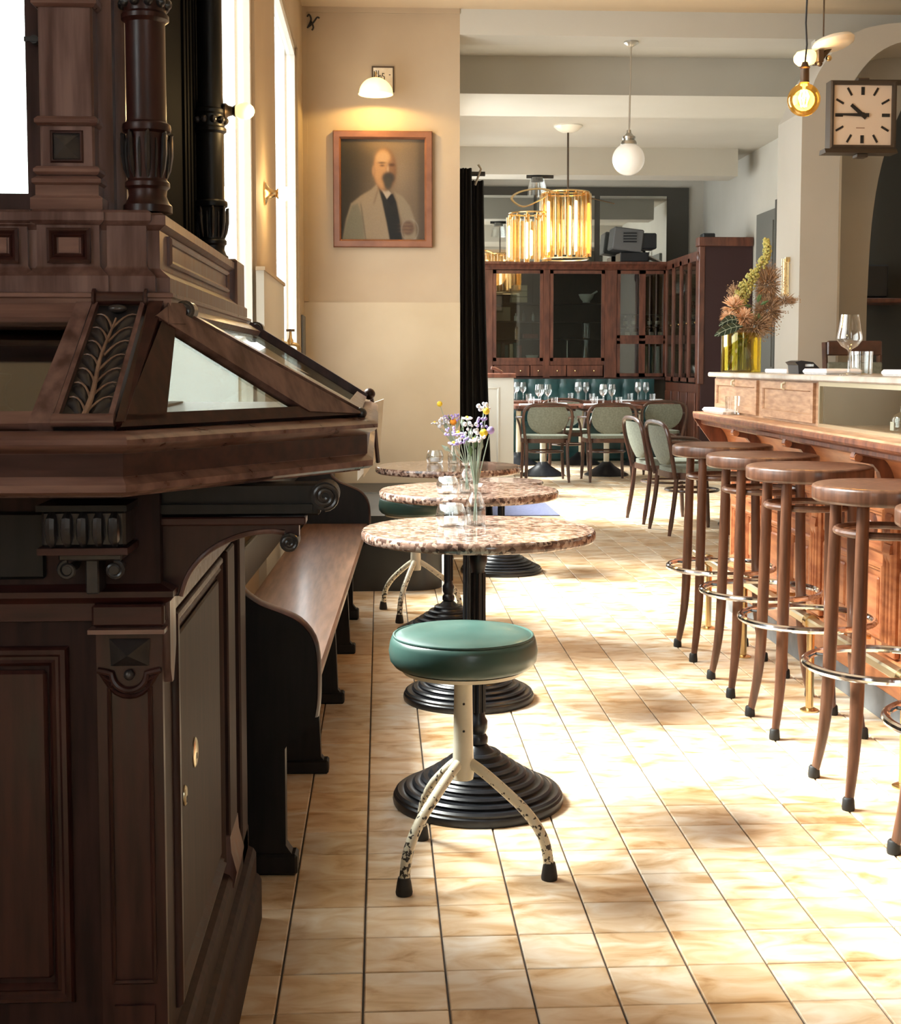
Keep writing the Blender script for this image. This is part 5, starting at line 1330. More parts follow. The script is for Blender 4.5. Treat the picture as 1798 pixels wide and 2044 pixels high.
# ---- counterweight lamp behind it
cw = thing('pulley_lamp', 'ceramic pulley lamp with tilted disc and glowing brass arm behind the amber bulb', 'lamp', (1.83, 5.7, 3.51))
MB().tube([(1.87, 5.7, 3.505), (1.87, 5.7, 2.57)], .0035, 8).build('cord', 'bronze_dark', cw)
tl_ = Matrix.Translation((1.912, 5.7, 2.55)) @ Matrix.Rotation(-.20, 4, 'Y') @ Matrix.Rotation(-.10, 4, 'X')
MB().lathe([(0,.022),(.045,.020),(.080,.010),(.090,-.004),(.084,-.020),(.060,-.030),(0,-.032)], (0,0,0), 36).xf(tl_).build('ceramic_disc', 'porcelain', cw, 50)
MB().tube([(1.90, 5.7, 2.525), (1.88, 5.7, 2.50), (1.86, 5.7, 2.475), (1.83, 5.7, 2.46)], .011, 10).bev(1.835, 1.862, 5.66, 5.74, 2.455, 2.51, .004).build('bracket', 'bronze_dark', cw)
MB().lathe([(0,0),(.020,0),(.030,.012),(.034,.04),(.030,.075),(.015,.09),(0,.094)], (0,0,0), 22).xf(Matrix.Translation((1.838, 5.7, 2.486)) @ Matrix.Rotation(-R90-.15, 4, 'Y')).build('glass_cup', 'lamp_shade_glow', cw, 50)
MB().ball((1.85, 5.68, 2.452), .012).build('thumb_screw', 'bronze_dark', cw)
MB().ball((1.888, 5.68, 2.475), .013).build('brass_knob', 'brass', cw)
point('pulley_lamp_light', (1.73, 5.66, 2.44), 4, (1, .60, .22), .04, cw)
# ---- chandelier of amber glass tubes
chd = thing('tube_chandelier', 'chandelier of hanging amber glass tubes in a spiral in the back room', 'chandelier', (1.886, 13.6, 3.56))
MB().lathe([(0,-.07),(.05,-.07),(.10,-.05),(.145,-.012),(.145,0),(0,0)], (1.886, 13.6, 3.56), 28).build('ceiling_rose', 'porcelain', chd, 40)
MB().tube([(1.886, 13.6, 3.50), (1.888, 13.6, 2.88)], .010, 8).build('rod', 'bronze_dark', chd)
def tube_mb(x, y, z0, z1):
    return MB().lathe([(.030, z0+.02), (.030, z1-.01)], (x, y, 0), 12, cap=False).lathe([(.020, z0+.02), (.020, z1-.01)], (x, y, 0), 10, cap=False)
random.seed(11)
ring_pts = []
for k in range(15):
    a = 2*PI*k/15
    ring_pts.append((1.886 - .02 + .235*math.cos(a), 13.6 + .235*math.sin(a), 2.24, 2.89, k))
for k in range(12):
    a = 2*PI*k/12
    ring_pts.append((1.50 + .20*math.cos(a), 13.62 + .20*math.sin(a), 2.20, 2.66 + .06*math.sin(a), k))
for (x, y, z0, z1, k) in ring_pts:
    tb_ = tube_mb(x, y, z0, z1).build('glass_tube', 'tube_glass', chd, 60)
    if k % 3 == 0:
        MB().lathe([(0,z0+.05),(.016,z0+.06),(.018,(z0+z1)/2),(.016,z1-.10),(0,z1-.09)], (x, y, 0), 10).build('lamp_tube', 'tube_glow', tb_)
    MB().tube([(x, y, z1-.02), (x, y, z1+.012)], .008, 6).build('tube_hook', 'brass', tb_)
MB().ring(.235, .009, (1.866, 13.6, 2.895), 40, 8).build('ring', 'brass', chd)
MB().ring(.20, .009, (1.50, 13.62, 2.69), 36, 8).build('ring', 'brass', chd)
MB().ring(.235, .007, (1.866, 13.6, 2.235), 40, 8).build('bottom_ring', 'pale_brass', chd)
MB().tube(smoothpts([(1.72, 13.5, 2.90), (1.58, 13.42, 2.80), (1.42, 13.45, 2.74), (1.32, 13.58, 2.83), (1.42, 13.75, 2.92), (1.62, 13.72, 2.95), (1.80, 13.65, 2.90)], 5), .014, 8, flat=.5).build('spiral_band', 'brass', chd)
MB().tube([(1.866, 13.6, 2.895), (2.10, 13.6, 2.895)], .006, 6).tube([(1.63, 13.6, 2.895), (1.866, 13.6, 2.895)], .006, 6).build('spoke', 'brass', chd)
MB().tube([(2.10, 13.6, 2.85), (2.36, 13.6, 2.79)], .006, 6).build('side_rod', 'bronze_dark', chd)
point('chandelier_light', (1.75, 13.6, 2.5), 8, (1, .75, .45), .15, chd)
sp = thing('ceiling_spot', 'small black and glass ceiling spotlight behind the chandelier', 'lamp', (1.78, 15.0, 3.26))
MB().tube([(1.62, 15.0, 3.245), (1.92, 15.0, 3.245)], .02, 8).build('track', 'black_metal', sp)
MB().lathe([(.07,0),(.10,-.10),(.11,-.20)], (1.74, 15.0, 3.235), 20, cap=False).build('glass_shade', 'clear_glass', sp)
MB().lathe([(0,0),(.06,0),(.07,-.05),(0,-.05)], (1.74, 15.0, 3.24), 18).build('cap', 'black_metal', sp)
# ---- tube lamp on the pier, behind the flowers
tl2 = thing('pier_tube_lamp', 'amber tube wall lamp on the white pier behind the bar flowers', 'lamp', (2.585, 8.5, 1.62))
MB().lathe([(.024,0),(.024,.235)], (2.570, 8.5, 1.62), 14, cap=False).build('glass_tube', 'tube_glass', tl2)
MB().lathe([(0,.01),(.012,.01),(.012,.21),(0,.21)], (2.570, 8.5, 1.62), 10).build('lamp_tube', 'ivory', tl2)
MB().box(2.57, 2.60, 8.49, 8.51, 1.835, 1.865).build('holder', 'brass', tl2, 0)
# ================================================================== ON THE WALLS
# ---- portrait
po = thing('portrait', 'framed oil portrait of a bearded man in a light coat on the cream wall', 'painting', (0.022, 9.0, 1.96))
PX0, PX1, PZ0, PZ1 = -0.304, 0.348, 1.955, 2.712
w_ = .052
POF = [(0,.0),(0,.030),(-.006,.036),(-.040,.036),(-.048,.026),(-.052,.018),(-.052,0)]
MB().sweep(rect(PX0, PZ0, PX1, PZ1), POF, lambda u, v, n: (u, 8.996-n, v), True).build('frame', 'frame_wood', po)
def painting():
    nx, nz = 150, 176
    def sm(d, s): return 1/(1+math.exp(max(-40, min(40, d/(s*.5)))))
    def ell(u, v, cx, cy, rx, ry): return (math.hypot((u-cx)/rx, (v-cy)/ry)-1)*min(rx, ry)
    def poly(u, v, pts):
        # signed distance to a polygon, negative inside
        d = 9; ins = False; n = len(pts)
        for i in range(n):
            a, b = pts[i], pts[(i+1) % n]
            ex, ey = b[0]-a[0], b[1]-a[1]; wx, wy = u-a[0], v-a[1]
            t = max(0, min(1, (wx*ex+wy*ey)/(ex*ex+ey*ey+1e-9)))
            d = min(d, math.hypot(wx-ex*t, wy-ey*t))
            if (a[1] > v) != (b[1] > v) and u < (b[0]-a[0])*(v-a[1])/(b[1]-a[1])+a[0]: ins = not ins
        return -d if ins else d
    def mix(a, b, t): return tuple(x+(y-x)*t for x, y in zip(a, b))
    rnd = random.Random(5)
    cols = []; vs = []
    coat = [(.02,1.0),(.06,.80),(.12,.64),(.24,.56),(.36,.50),(.46,.42),(.56,.60),(.60,.80),(.64,1.0)]
    coat2 = [(.64,.52),(.74,.57),(.82,.66),(.88,.80),(.90,1.0),(.76,1.0),(.72,.80)]
    vest = [(.44,.46),(.54,.56),(.62,.54),(.66,.62),(.70,.80),(.73,1.0),(.58,1.0),(.54,.82),(.49,.62)]
    shirt = [(.42,.42),(.46,.46),(.55,.60),(.60,.54),(.56,.50)]
    for j in range(nz+1):
        for i in range(nx+1):
            u, v = i/nx, j/nz      # v downwards
            c = mix((.17,.125,.085), (.045,.04,.034), sm(-(.34-u)+ .1*v, .16))
            c = mix(c, (.27,.20,.135), .8*math.exp(-((u-.70)/.16)**2-((v-.35)/.30)**2))
            c = mix(c, (.30,.20,.11), .55*math.exp(-((u-.55)/.30)**2-((v-.02)/.10)**2))
            c = mix(c, (.065,.05,.042), sm(.92-u, .03)*.6)
            c = mix(c, (.33,.25,.165), sm(poly(u,v,coat), .008))
            c = mix(c, (.20,.185,.13), .9*sm(poly(u,v,[(.02,1),(.07,.80),(.13,.66),(.20,.64),(.26,.78),(.28,1.0)]), .012))
            c = mix(c, (.17,.14,.10), .8*sm(abs((u-.24)-(v-.66)*.16)-.008, .006)*sm(.64-v,.02))
            c = mix(c, (.24,.165,.11), .7*sm(abs((u-.40)-(.62-v)*.35)-.012,.008)*sm(abs(v-.55)-.09,.02))
            c = mix(c, (.28,.22,.15), sm(poly(u,v,coat2), .010))
            c = mix(c, (.030,.030,.030), sm(poly(u,v,vest), .007))
            c = mix(c, (.46,.38,.29), sm(poly(u,v,shirt), .005))
            c = mix(c, (.025,.025,.027), sm(poly(u,v,[(.54,.60),(.60,.54),(.64,.62),(.60,.66)]), .006))
            c = mix(c, (.20,.12,.07), sm(ell(u,v,.525,.30,.135,.215), .010))          # head, hair edge
            c = mix(c, (.50,.275,.13), sm(ell(u,v,.505,.30,.112,.195), .014))         # lit face
            c = mix(c, (.20,.105,.06), .85*sm(ell(u,v,.605,.31,.055,.14), .02))        # shaded side
            c = mix(c, (.56,.36,.19), .8*sm(ell(u,v,.50,.185,.08,.06), .02))           # forehead
            c = mix(c, (.40,.23,.12), sm(ell(u,v,.392,.315,.020,.048), .008))          # ear
            c = mix(c, (.10,.055,.035), .8*sm(ell(u,v,.490,.235,.042,.010), .006))     # brow
            c = mix(c, (.08,.045,.03), .75*sm(ell(u,v,.493,.262,.026,.010), .006))     # eye
            c = mix(c, (.07,.04,.03), .75*sm(ell(u,v,.605,.255,.035,.016), .008))
            c = mix(c, (.58,.40,.24), .7*sm(ell(u,v,.560,.305,.012,.040), .008))       # nose
            c = mix(c, (.060,.052,.050), sm(ell(u,v,.565,.385,.075,.060), .014))       # moustache and beard
            c = mix(c, (.070,.062,.050), sm(ell(u,v,.560,.440,.048,.060), .014))
            c = mix(c, (.14,.085,.06), sm(ell(u,v,.80,.88,.075,.070), .014))           # hand
            for q in range(3): c = mix(c, (.24,.15,.095), .6*sm(ell(u,v,.78,.845+q*.035,.055,.010), .007))
            c = mix(c, (.36,.32,.26), .35*sm(abs(math.hypot((u-.82)/.10,(v-.90)/.11)-1)*.1-.006,.004)*sm(.80-v+ .3*(.8-u),.03))
            k = 1 + .10*(rnd.random()-.5)
            cols.append(tuple(max(0, x*k*.60) for x in c))
            vs.append((PX0+.05 + (PX1-PX0-.10)*u, 8.985, PZ1-.05 - (PZ1-PZ0-.10)*v))
    fs = [(j*(nx+1)+i, j*(nx+1)+i+1, (j+1)*(nx+1)+i+1, (j+1)*(nx+1)+i) for j in range(nz) for i in range(nx)]
    m, nt, b = nodes_of('oil_painting')
    at = nt.nodes.new('ShaderNodeVertexColor'); at.layer_name = 'paint'
    nt.links.new(at.outputs['Color'], b.inputs['Base Color']); b.inputs['Roughness'].default_value = .8; b.inputs['Specular IOR Level'].default_value = .1
    MATS['oil_painting'] = m
    mb = MB(); mb.add(vs, fs)
    o = mb.build('canvas', 'oil_painting', po, 0)
    ca_ = o.data.color_attributes.new('paint', 'FLOAT_COLOR', 'POINT')
    for i, c in enumerate(cols): ca_.data[i].color = (*c, 1)
painting()
MB().box(PX0+.04, PX1-.04, 8.987, 8.996, PZ0+.04, PZ1-.04).build('stretcher', 'frame_wood', po, 0)
# ---- small framed card above the lamp
fc = thing('framed_card', 'small framed card with handwriting partly behind the wall lamp', 'picture', (0.025, 9.0, 2.97))
MB().sweep(rect(-.048, 2.965, .098, 3.132), [(0,0),(0,.010),(-.009,.010),(-.009,0)], lambda u, v, n: (u, 8.998-n, v), True).build('frame', 'bronze_dark', fc)
MB().box(-.041, .091, 8.992, 8.998, 2.972, 3.125).build('card', 'paper', fc, 0)
st = MB()
for pts in ([(-.034,3.05),(-.032,3.10),(-.018,3.105),(-.014,3.085),(-.030,3.07),(-.014,3.045)], [(-.004,3.105),(-.004,3.045),(.004,3.075),(.012,3.072),(.013,3.045)], [(.034,3.085),(.022,3.088),(.022,3.070),(.036,3.065),(.034,3.045),(.020,3.045)]):
    st.tube([(x, 8.991, z) for x, z in pts], .0026, 6)
st.build('handwriting', 'ink', fc)
MB().box(.064, .074, 8.990, 8.992, 3.075, 3.080).build('ink_dash', 'ink', fc, 0)
# ---- little wrought bracket in the corner
wb_ = thing('wrought_bracket', 'small dark wrought iron twig bracket high in the wall corner', 'bracket', (-0.45, 8.99, 3.40))
for pts in ([(-.465,8.985,3.37),(-.44,8.97,3.42),(-.452,8.96,3.45),(-.465,8.97,3.44)], [(-.455,8.985,3.38),(-.425,8.96,3.40),(-.40,8.95,3.43),(-.385,8.95,3.425)], [(-.44,8.97,3.41),(-.425,8.96,3.37),(-.435,8.96,3.35)]):
    MB().tube(smoothpts(pts, 4), .006, 7).build('twig', 'black_metal', wb_)
# ---- tap and switch
tp = thing('brass_tap', 'old brass tap with cross handle on the window pier', 'tap', (-0.468, 6.50, 1.27))
MB().lathe([(0,0),(.030,0),(.030,.006),(.016,.012),(.012,.03),(0,.03)], (-0.468, 6.50, 1.285), 18, 'x').build('wall_flange', 'ivory', tp)
MB().tube(smoothpts([(-.445,6.50,1.285),(-.42,6.50,1.287),(-.395,6.50,1.280),(-.385,6.50,1.258)], 4), .009, 10).build('spout', 'brass', tp)
MB().lathe([(0,0),(.014,0),(.014,.02),(.008,.03),(.006,.062),(0,.062)], (-.428, 6.50, 1.285), 14).build('valve', 'brass', tp)
MB().tube([(-.448,6.50,1.352),(-.408,6.50,1.352)], .006, 8).tube([(-.428,6.48,1.352),(-.428,6.52,1.352)], .006, 8).build('cross_handle', 'bronze_dark', tp)
single(MB().bev(-.500, -.486, 8.62, 8.90, 1.23, 1.50, .004), 'switch_plate', 'plastic_grey', 'grey switch plate on the wall at the window edge', 'switch', (-.493, 8.76, 1.23))
# ---- clock on its arm
ck = thing('wall_clock', 'square double-sided clock with bar markers hanging from a dark arm', 'clock', (2.334, 6.5, 2.22))
CX, CZ, CY, H_ = 2.332, 2.391, 6.5, .162
MB().sweep(rect(CX-H_, CZ-H_, CX+H_, CZ+H_), [(0,-.06),(0,.012),(-.008,.016),(-.018,.012),(-.020,.0),(-.020,-.06)], lambda u, v, n: (u, CY-n, v), True).build('case', 'clock_case', ck)
MB().box(CX-H_+.015, CX+H_-.015, CY+.002, CY+.05, CZ-H_+.015, CZ+H_-.015).build('dial', 'clock_face', ck, 0)
MB().prism([(CY-.012, CZ-H_), (CY-.030, CZ-H_-.022), (CY+.07, CZ-H_-.022), (CY+.06, CZ-H_)], CX-H_-.025, CX+H_+.005, 'yz').build('bottom_hood', 'clock_case', ck, 0)
for k in range(12):
    a = math.radians(90-30*k); big = k % 3 == 0
    r0, r1 = (.118, .140)
    ex = 1/max(abs(math.cos(a)), abs(math.sin(a)))
    w2 = .008 if big else .005
    r1 = min(.134*ex, .150); r0 = r1 - (.038 if big else .042)
    ux, uz = math.cos(a), math.sin(a); px_, pz_ = -uz, ux
    q = [(CX+ux*r_+px_*s*w2, CZ+uz*r_+pz_*s*w2) for r_, s in ((r0,-1),(r0,1),(r1,1),(r1,-1))]
    MB().prism(q, CY-.001, CY+.002, 'xz').build('hour_mark', 'ink', ck, 0)
def hand(ang, l, w0, w1, tail, nm, yy):
    a = math.radians(90-ang); ux, uz = math.cos(a), math.sin(a); px_, pz_ = -uz, ux
    q = [(CX+ux*r_+px_*s, CZ+uz*r_+pz_*s) for r_, s in ((-tail,-w0),(-tail,w0),(l,w1),(l,-w1))]
    MB().prism(q, yy, yy+.002, 'xz').build(nm, 'ink', ck, 0)
hand(271, .135, .009, .004, .030, 'minute_hand', CY-.008)
hand(310, .075, .010, .008, .022, 'hour_hand', CY-.005)
MB().lathe([(0,0),(.012,0),(.012,.004),(0,.004)], (CX, CY-.010, CZ), 16, 'y').build('hub', 'ink', ck)
MB().box(CX-.030, CX+.012, CY, CY+.002, CZ-.0625, CZ-.0595).build('maker_line', 'frame_wood', ck, 0)
MB().bev(CX-.028, CX+.028, CY-.01, CY+.05, CZ+H_, CZ+H_+.014, .003).build('top_lug', 'clock_case', ck)
MB().bev(CX-.028, CX+.028, CY-.01, CY+.05, CZ-H_-.040, CZ-H_-.022, .003).build('bottom_lug', 'clock_case', ck)
MB().box(CX, 3.70, CY+.01, CY+.035, CZ+H_-.012, CZ+H_+.010).build('arm', 'clock_case', ck, 0)
# ================================================================== SMALL THINGS ON THE TABLES
random.seed(21)
def tealight(name, x, y, z, label, r=.037, h=.058):
    t = thing(name, label, 'candle holder', (x, y, z), 'glass candle holders')
    MB().lathe([(0,.0),(r*.80,0),(r*.92,.004),(r*1.06,h*.45),(r*.98,h*.75),(r*.82,h),(r*.76,h),(r*.92,h*.72),(r*.98,h*.45),(r*.84,.008),(0,.008)], (x, y, z), 28, cap=False).build('glass_cup', 'clear_glass', t, 60)
    MB().lathe([(0,.009),(.019,.009),(.019,.026),(0,.026)], (x, y, z), 20).build('candle', 'linen', t)
    MB().tube([(x, y, z+.026), (x+.001, y, z+.034)], .0012, 6).build('wick', 'ink', t)
    return t
tealight('candle_holder', .193, 3.682, .75, 'clear glass candle holder on the nearest granite table', .040, .062)
tealight('candle_holder', .229, 4.604, .75, 'clear glass candle holder on the second granite table')
tealight('candle_holder', .242, 5.983, .75, 'clear glass candle holder on the third granite table')
def posy(name, x, y, z, label, flowers, r=.028, h=.115, neck=.016):
    """a small glass bottle with cut flowers; flowers: (dx, dy, dz, material, size, kind)"""
    t = thing(name, label, 'vase', (x, y, z), 'small flower vases on the tables')
    MB().lathe([(0,0),(r*.95,0),(r,.004),(r,h*.42),(r*.80,h*.62),(neck,h*.80),(neck*.95,h*.92),(neck*1.25,h)], (x, y, z), 24, cap=False).build('glass_bottle', 'clear_glass', t, 60)
    MB().lathe([(0,.004),(r*.93,.004),(r*.93,h*.36),(0,h*.36)], (x, y, z), 20).build('water', 'clear_glass', t, 60)
    for (dx, dy, dz, mt, s, kind) in flowers:
        tip = Vector((x+dx, y+dy, z+dz))
        stp = smoothpts([(x-dx*.15, y-dy*.15, z+.012), (x+dx*.10, y+dy*.10, z+h*.9), (x+dx*.6, y+dy*.6, z+h+(dz-h)*.55), tuple(tip)], 4)
        f = MB().tube(stp, .0016, 6).build('stem', 'leaf_grey', t)
        m = MB()
        if kind == 'ball':
            m.ball(tip, s, 12, 8)
            m.build('flower_head', mt, f, 60)
        elif kind == 'daisy':
            for k in range(9):
                a = 2*PI*k/9
                p = tip + Vector((math.cos(a)*s*.75, math.sin(a)*s*.75, .2*s*random.uniform(-1, 1)))
                m.ball(p, s*.42, 7, 5, (1, 1, .45))
            m.build('petals', mt, f, 60)
            MB().ball(tip + Vector((0,0,s*.2)), s*.35, 8, 6).build('flower_eye', 'petal_yellow', f)
        elif kind == 'spray':
            for k in range(11):
                p = tip + Vector((random.uniform(-1,1)*s*1.3, random.uniform(-1,1)*s, random.uniform(-1,.8)*s))
                m.ball(p, s*random.uniform(.25,.42), 7, 5)
            m.build('blossoms', mt, f, 60)
        else:
            d = Vector((dx, dy, dz-h)).normalized(); sd = d.cross(Vector((0,1,0))).normalized()
            L2 = s*2.6
            m.add([tip, tip + d*L2*.5 + sd*s*.45, tip + d*L2, tip + d*L2*.5 - sd*s*.45, tip + d*L2*.5 + Vector((0,-.003,.0))], [(0,1,4),(1,2,4),(2,3,4),(3,0,4),(0,3,2,1)])
            m.build('leaf', mt, f, 0)
    return t
posy('bud_vase', .262, 3.70, .75, 'clear bottle vase with white and yellow flowers on the nearest table', [
    (.022, 0, .255, 'petal_yellow', .0115, 'ball'), (.030, .01, .315, 'petal_yellow', .0095, 'ball'), (.042, .01, .262, 'petal_lilac', .011, 'ball'),
    (.018, .01, .285, 'petal_lilac', .013, 'spray'), (.024, .012, .325, 'petal_white', .014, 'spray'),
    (-.012, 0, .270, 'petal_white', .016, 'spray'), (-.024, .0, .295, 'petal_white', .014, 'daisy'), (-.006, .0, .235, 'petal_white', .015, 'daisy'),
    (.008, -.01, .245, 'petal_white', .013, 'spray'), (-.020, 0, .215, 'leaf_grey', .016, 'leaf'), (.012, -.005, .20, 'leaf_grey', .015, 'leaf'), (-.03, .0, .24, 'petal_lilac', .012, 'spray'), (.0, .0, .21, 'stem_green', .016, 'leaf'), (-.012, -.008, .19, 'stem_green', .015, 'leaf')])
posy('bud_vase', .296, 4.62, .75, 'clear bottle vase with lilac flowers on the second table', [
    (-.030, 0, .205, 'petal_lilac', .020, 'daisy'), (-.045, .0, .170, 'petal_lilac', .018, 'daisy'), (-.012, 0, .195, 'petal_white', .017, 'spray'), (.010, 0, .18, 'leaf_grey', .018, 'leaf'), (-.055, 0, .215, 'petal_lilac', .014, 'spray'),
    (-.012, .0, .22, 'leaf_grey', .018, 'leaf'), (.018, .0, .16, 'stem_green', .018, 'leaf'), (-.05, .0, .14, 'leaf_grey', .018, 'leaf')], .026, .105)
posy('bud_vase', .325, 5.98, .75, 'clear bottle vase with yellow and orange flowers on the third table', [
    (-.062, 0, .265, 'petal_yellow', .0125, 'ball'), (-.002, 0, .185, 'petal_orange', .015, 'ball'), (.006, .0, .205, 'petal_lilac', .016, 'spray'), (-.03, 0, .205, 'petal_lilac', .012, 'spray'),
    (-.055, 0, .190, 'petal_white', .020, 'spray'), (-.085, 0, .180, 'petal_white', .016, 'daisy'), (-.038, .0, .195, 'petal_white', .018, 'spray'), (-.062, .0, .165, 'petal_white', .010, 'ball'),
    (-.012, 0, .165, 'stem_green', .020, 'leaf'), (.012, 0, .150, 'leaf_grey', .020, 'leaf'), (.028, 0, .140, 'stem_green', .016, 'leaf'), (-.020, .0, .14, 'leaf_grey', .02, 'leaf')], .026, .10)

# ================================================================== ON THE BAR
SZ = 1.152
VX, VY_ = 1.690, 6.26
vz = thing('amber_vase', 'amber glass cylinder vase with a large dried flower arrangement on the bar', 'vase', (VX, VY_, SZ))
MB().lathe([(0,0),(.088,0),(.092,.006),(.092,.185),(.087,.185),(.086,.01),(0,.01)], (VX, VY_, SZ), 40, cap=False).build('glass_cylinder', 'amber_glass', vz, 60)
m = MB()
for k in range(16):
    a = random.uniform(0, 2*PI); r_ = random.uniform(.01, .065)
    m.tube([(VX+r_*math.cos(a), VY_+r_*math.sin(a), SZ+.012), (VX+.6*r_*math.cos(a+.7), VY_+.6*r_*math.sin(a+.7), SZ+.20)], .004, 6)
m.build('stems', 'stem_green', vz)
# arching green spike
spine = smoothpts([(VX+.04, VY_, SZ+.17), (VX-.01, VY_, SZ+.26), (VX+.005, VY_, SZ+.38), (VX+.05, VY_, SZ+.45), (VX+.100, VY_, SZ+.52), (VX+.118, VY_, SZ+.585), (VX+.105, VY_, SZ+.615)], 8)
sk = MB().tube(spine, [.006]*len(spine), 6).build('flower_spike', 'amaranth_green', vz)
m = MB(); n = len(spine)
for k in range(520):
    t = random.random()**.85; i = min(n-1, int(t*(n-1)))
    p = Vector(spine[i]); w2 = .040*(1-t)**.75 + .007
    a = random.uniform(0, 2*PI)
    m.ball(p + Vector((math.cos(a)*w2*random.uniform(.5,1), math.sin(a)*w2*random.uniform(.5,1), random.uniform(-.012,.012))), random.uniform(.004,.0075), 5, 4)
m.build('seed_heads', 'amaranth_green', sk, 60)['kind'] = 'stuff'
# second spike in front, drooping to the left
spine2 = smoothpts([(VX+.03, VY_-.03, SZ+.18), (VX-.02, VY_-.03, SZ+.27), (VX-.01, VY_-.03, SZ+.35), (VX+.03, VY_-.03, SZ+.41)], 8)
m = MB()
for k in range(200):
    p = Vector(spine2[random.randrange(len(spine2))])
    m.ball(p + Vector((random.uniform(-.03,.03), random.uniform(-.03,.03), random.uniform(-.02,.02))), random.uniform(.004,.007), 5, 4)
m.build('lower_spike', 'amaranth_green', sk, 60)
# peach chrysanthemum heads made of thin petals
def mum(c, R, npet, mat):
    m = MB()
    for k in range(npet):
        d = Vector((random.gauss(0,1), random.gauss(-.6,1), random.gauss(.2,1))).normalized()
        e = c + d*R*random.uniform(.8, 1.05); s_ = d.cross(Vector((.3,.2,1))).normalized()*R*.10
        mid = c + d*R*.6 + Vector((0,0,R*.05))
        m.add([c + d*R*.15, mid + s_, e, mid - s_], [(0,1,2,3)])
    return m
for (dx, dy, dz, R) in ((-.045, -.03, .300, .068), (-.005, -.06, .250, .060), (-.065, -.03, .250, .055)):
    mum(Vector((VX+dx, VY_+dy, SZ+dz)), R, 150, 'petal_peach').build('peach_bloom', 'petal_peach', vz, 0)
# fuzzy dried smoke bush
def fuzz(c, R, nn, sq=(1,1,1)):
    m = MB()
    for k in range(nn):
        d = Vector((random.gauss(0,1)*sq[0], random.gauss(0,1)*sq[1], random.gauss(0,1)*sq[2])).normalized()
        q = Vector((d.x*sq[0], d.y*sq[1], d.z*sq[2]))*R*random.uniform(.35, 1.0)
        p0 = Vector(c) + q*.5; p1 = Vector(c) + q + Vector((random.uniform(-.01,.01), random.uniform(-.01,.01), random.uniform(-.01,.01)))
        s_ = Vector((random.uniform(-1,1), random.uniform(-1,1), random.uniform(-1,1))).normalized()*.0022
        m.add([p0+s_, p0-s_, p1], [(0,1,2)])
        if k % 4 == 0: m.ball(p1, .0028, 4, 3)
    return m
for (dx, dy, dz, R, nn, sq) in ((.050, -.045, .215, .105, 1500, (1.1,1,.8)), (.125, .02, .41, .105, 1500, (.85,1,1.2)), (.125, .0, .29, .095, 1100, (1,1,1)), (.200, .01, .335, .07, 450, (1.2,1,.6)), (-.03, .03, .36, .06, 350, (.8,1,1.2))):
    fuzz((VX+dx, VY_+dy, SZ+dz), R, nn, sq).build('dried_plume', 'dried_grass', vz, 0)
for k in range(10):
    a = random.uniform(0, 2*PI); c = Vector((VX+.055+.02*math.cos(a), VY_-.05, SZ+.30+.025*math.sin(a)))
    d = Vector((math.cos(a), -.3, math.sin(a))).normalized(); s_ = Vector((-math.sin(a), 0, math.cos(a)))*.008
    MB().add([c, c+d*.02+s_, c+d*.045, c+d*.02-s_, c+d*.02+Vector((0,-.003,0))], [(0,1,4),(1,2,4),(2,3,4),(3,0,4),(0,3,2,1)]).build('green_leaf', 'stem_green', vz, 0)
def bigleaf(p0, p1, wid, sag, nm, mat):
    m = MB(); vs = []; p0 = Vector(p0); p1 = Vector(p1); d = p1-p0; s_ = d.cross(Vector((0,1,0))).normalized()
    N_ = 10
    for i in range(N_+1):
        t = i/N_; c = p0 + d*t + Vector((0,0,-sag*math.sin(PI*t)*-1)); w2 = wid*math.sin(PI*min(1, t*.95+.03))**.8
        vs += [c + s_*w2, c + Vector((0,-.006,0)), c - s_*w2]
    m.add(vs, [(i*3+j, i*3+j+1, (i+1)*3+j+1, (i+1)*3+j) for i in range(N_) for j in (0,1)])
    m.add([v + Vector((0,.002,0)) for v in vs], [((i+1)*3+j, (i+1)*3+j+1, i*3+j+1, i*3+j) for i in range(N_) for j in (0,1)])
    lf = m.build(nm, mat, vz, 60)
    MB().tube([vs[3*i+1] + Vector((0,-.001,0)) for i in range(N_+1)], .0016, 5).build('leaf_rib', 'leaf_grey', lf)
    for i in range(2, N_-1, 2):
        for q in (0, 2):
            MB().tube([vs[3*i+1] + Vector((0,-.001,0)), vs[3*(i+1)+q] + Vector((0,-.002,0))], .0012, 5).build('leaf_side_rib', 'leaf_grey', lf)
bigleaf((VX-.02, VY_-.09, SZ+.215), (VX-.150, VY_-.09, SZ+.168), .024, .010, 'dark_leaf', 'leaf_dark')
bigleaf((VX-.02, VY_-.07, SZ+.235), (VX-.125, VY_-.07, SZ+.215), .024, .018, 'dark_leaf', 'leaf_dark')
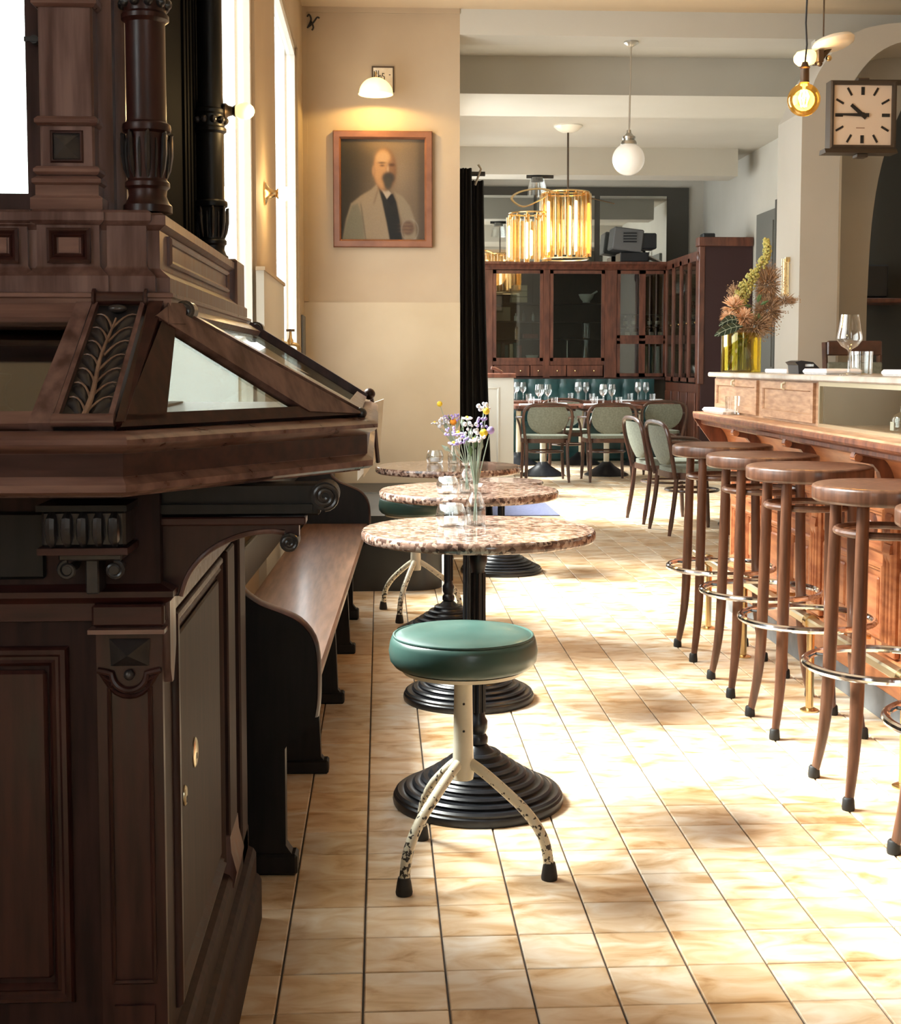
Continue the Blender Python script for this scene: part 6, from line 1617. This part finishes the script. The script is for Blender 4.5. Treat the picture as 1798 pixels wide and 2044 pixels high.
# papers / napkin by the vase, phone, napkins, glasses
single(MB().bev(1.735, 1.90, 5.70, 6.02, SZ, SZ+.018, .004), 'menu_stack', 'linen', 'small stack of white menus lying beside the amber vase', 'papers', (1.82, 5.86, SZ))
ph = thing('card_terminal', 'black card payment terminal lying on the bar shelf', 'card terminal', (1.755, 5.52, SZ))
MB().prism([(1.715, SZ), (1.80, SZ), (1.805, SZ+.02), (1.775, SZ+.048), (1.725, SZ+.055), (1.700, SZ+.048), (1.712, SZ+.035)], 5.46, 5.60, 'xz').build('body', 'plastic_black', ph, 20)
MB().box(1.74, 1.775, 5.455, 5.46, SZ+.030, SZ+.040).build('screen', 'chrome', ph, 0)
single(MB().bev(1.71, 1.86, 5.12, 5.40, SZ, SZ+.022, .008), 'napkin', 'linen', 'folded white napkin on the bar shelf beside the wine glass', 'napkin', (1.785, 5.26, SZ))
single(MB().bev(1.77, 1.92, 4.42, 4.70, SZ, SZ+.022, .008), 'napkin', 'linen', 'folded white napkin at the right edge of the bar shelf', 'napkin', (1.845, 4.56, SZ))
single(MB().lathe([(0,0),(.040,0),(.039,.003),(.006,.010),(.0045,.02),(.0045,.085),(.008,.095),(.030,.108),(.046,.130),(.047,.138),(.040,.175),(.033,.225)], (1.752, 4.97, SZ), 36, cap=False), 'wine_glass', 'clear_glass', 'tall empty wine glass standing on the bar shelf', 'wine glass', (1.752, 4.97, SZ), None, 60)
single(MB().lathe([(0,0),(.038,0),(.041,.004),(.043,.090),(.041,.090),(.039,.010),(0,.010)], (1.875, 5.18, SZ), 32, cap=False), 'tumbler', 'clear_glass', 'water tumbler on the bar shelf behind the wine glass', 'tumbler', (1.875, 5.18, SZ), None, 60)
single(MB().bev(1.545, 1.615, 6.05, 6.42, .962, .985, .010), 'napkin', 'linen', 'folded white napkin at the far end of the bar counter', 'napkin', (1.58, 6.24, .962))
single(MB().lathe([(0,0),(.028,0),(.031,.004),(.034,.085)], (1.585, 6.0, .962), 24, cap=False), 'tumbler', 'clear_glass', 'small tumbler on the bar counter below the oak cupboard', 'tumbler', (1.585, 6.0, .962), None, 60)
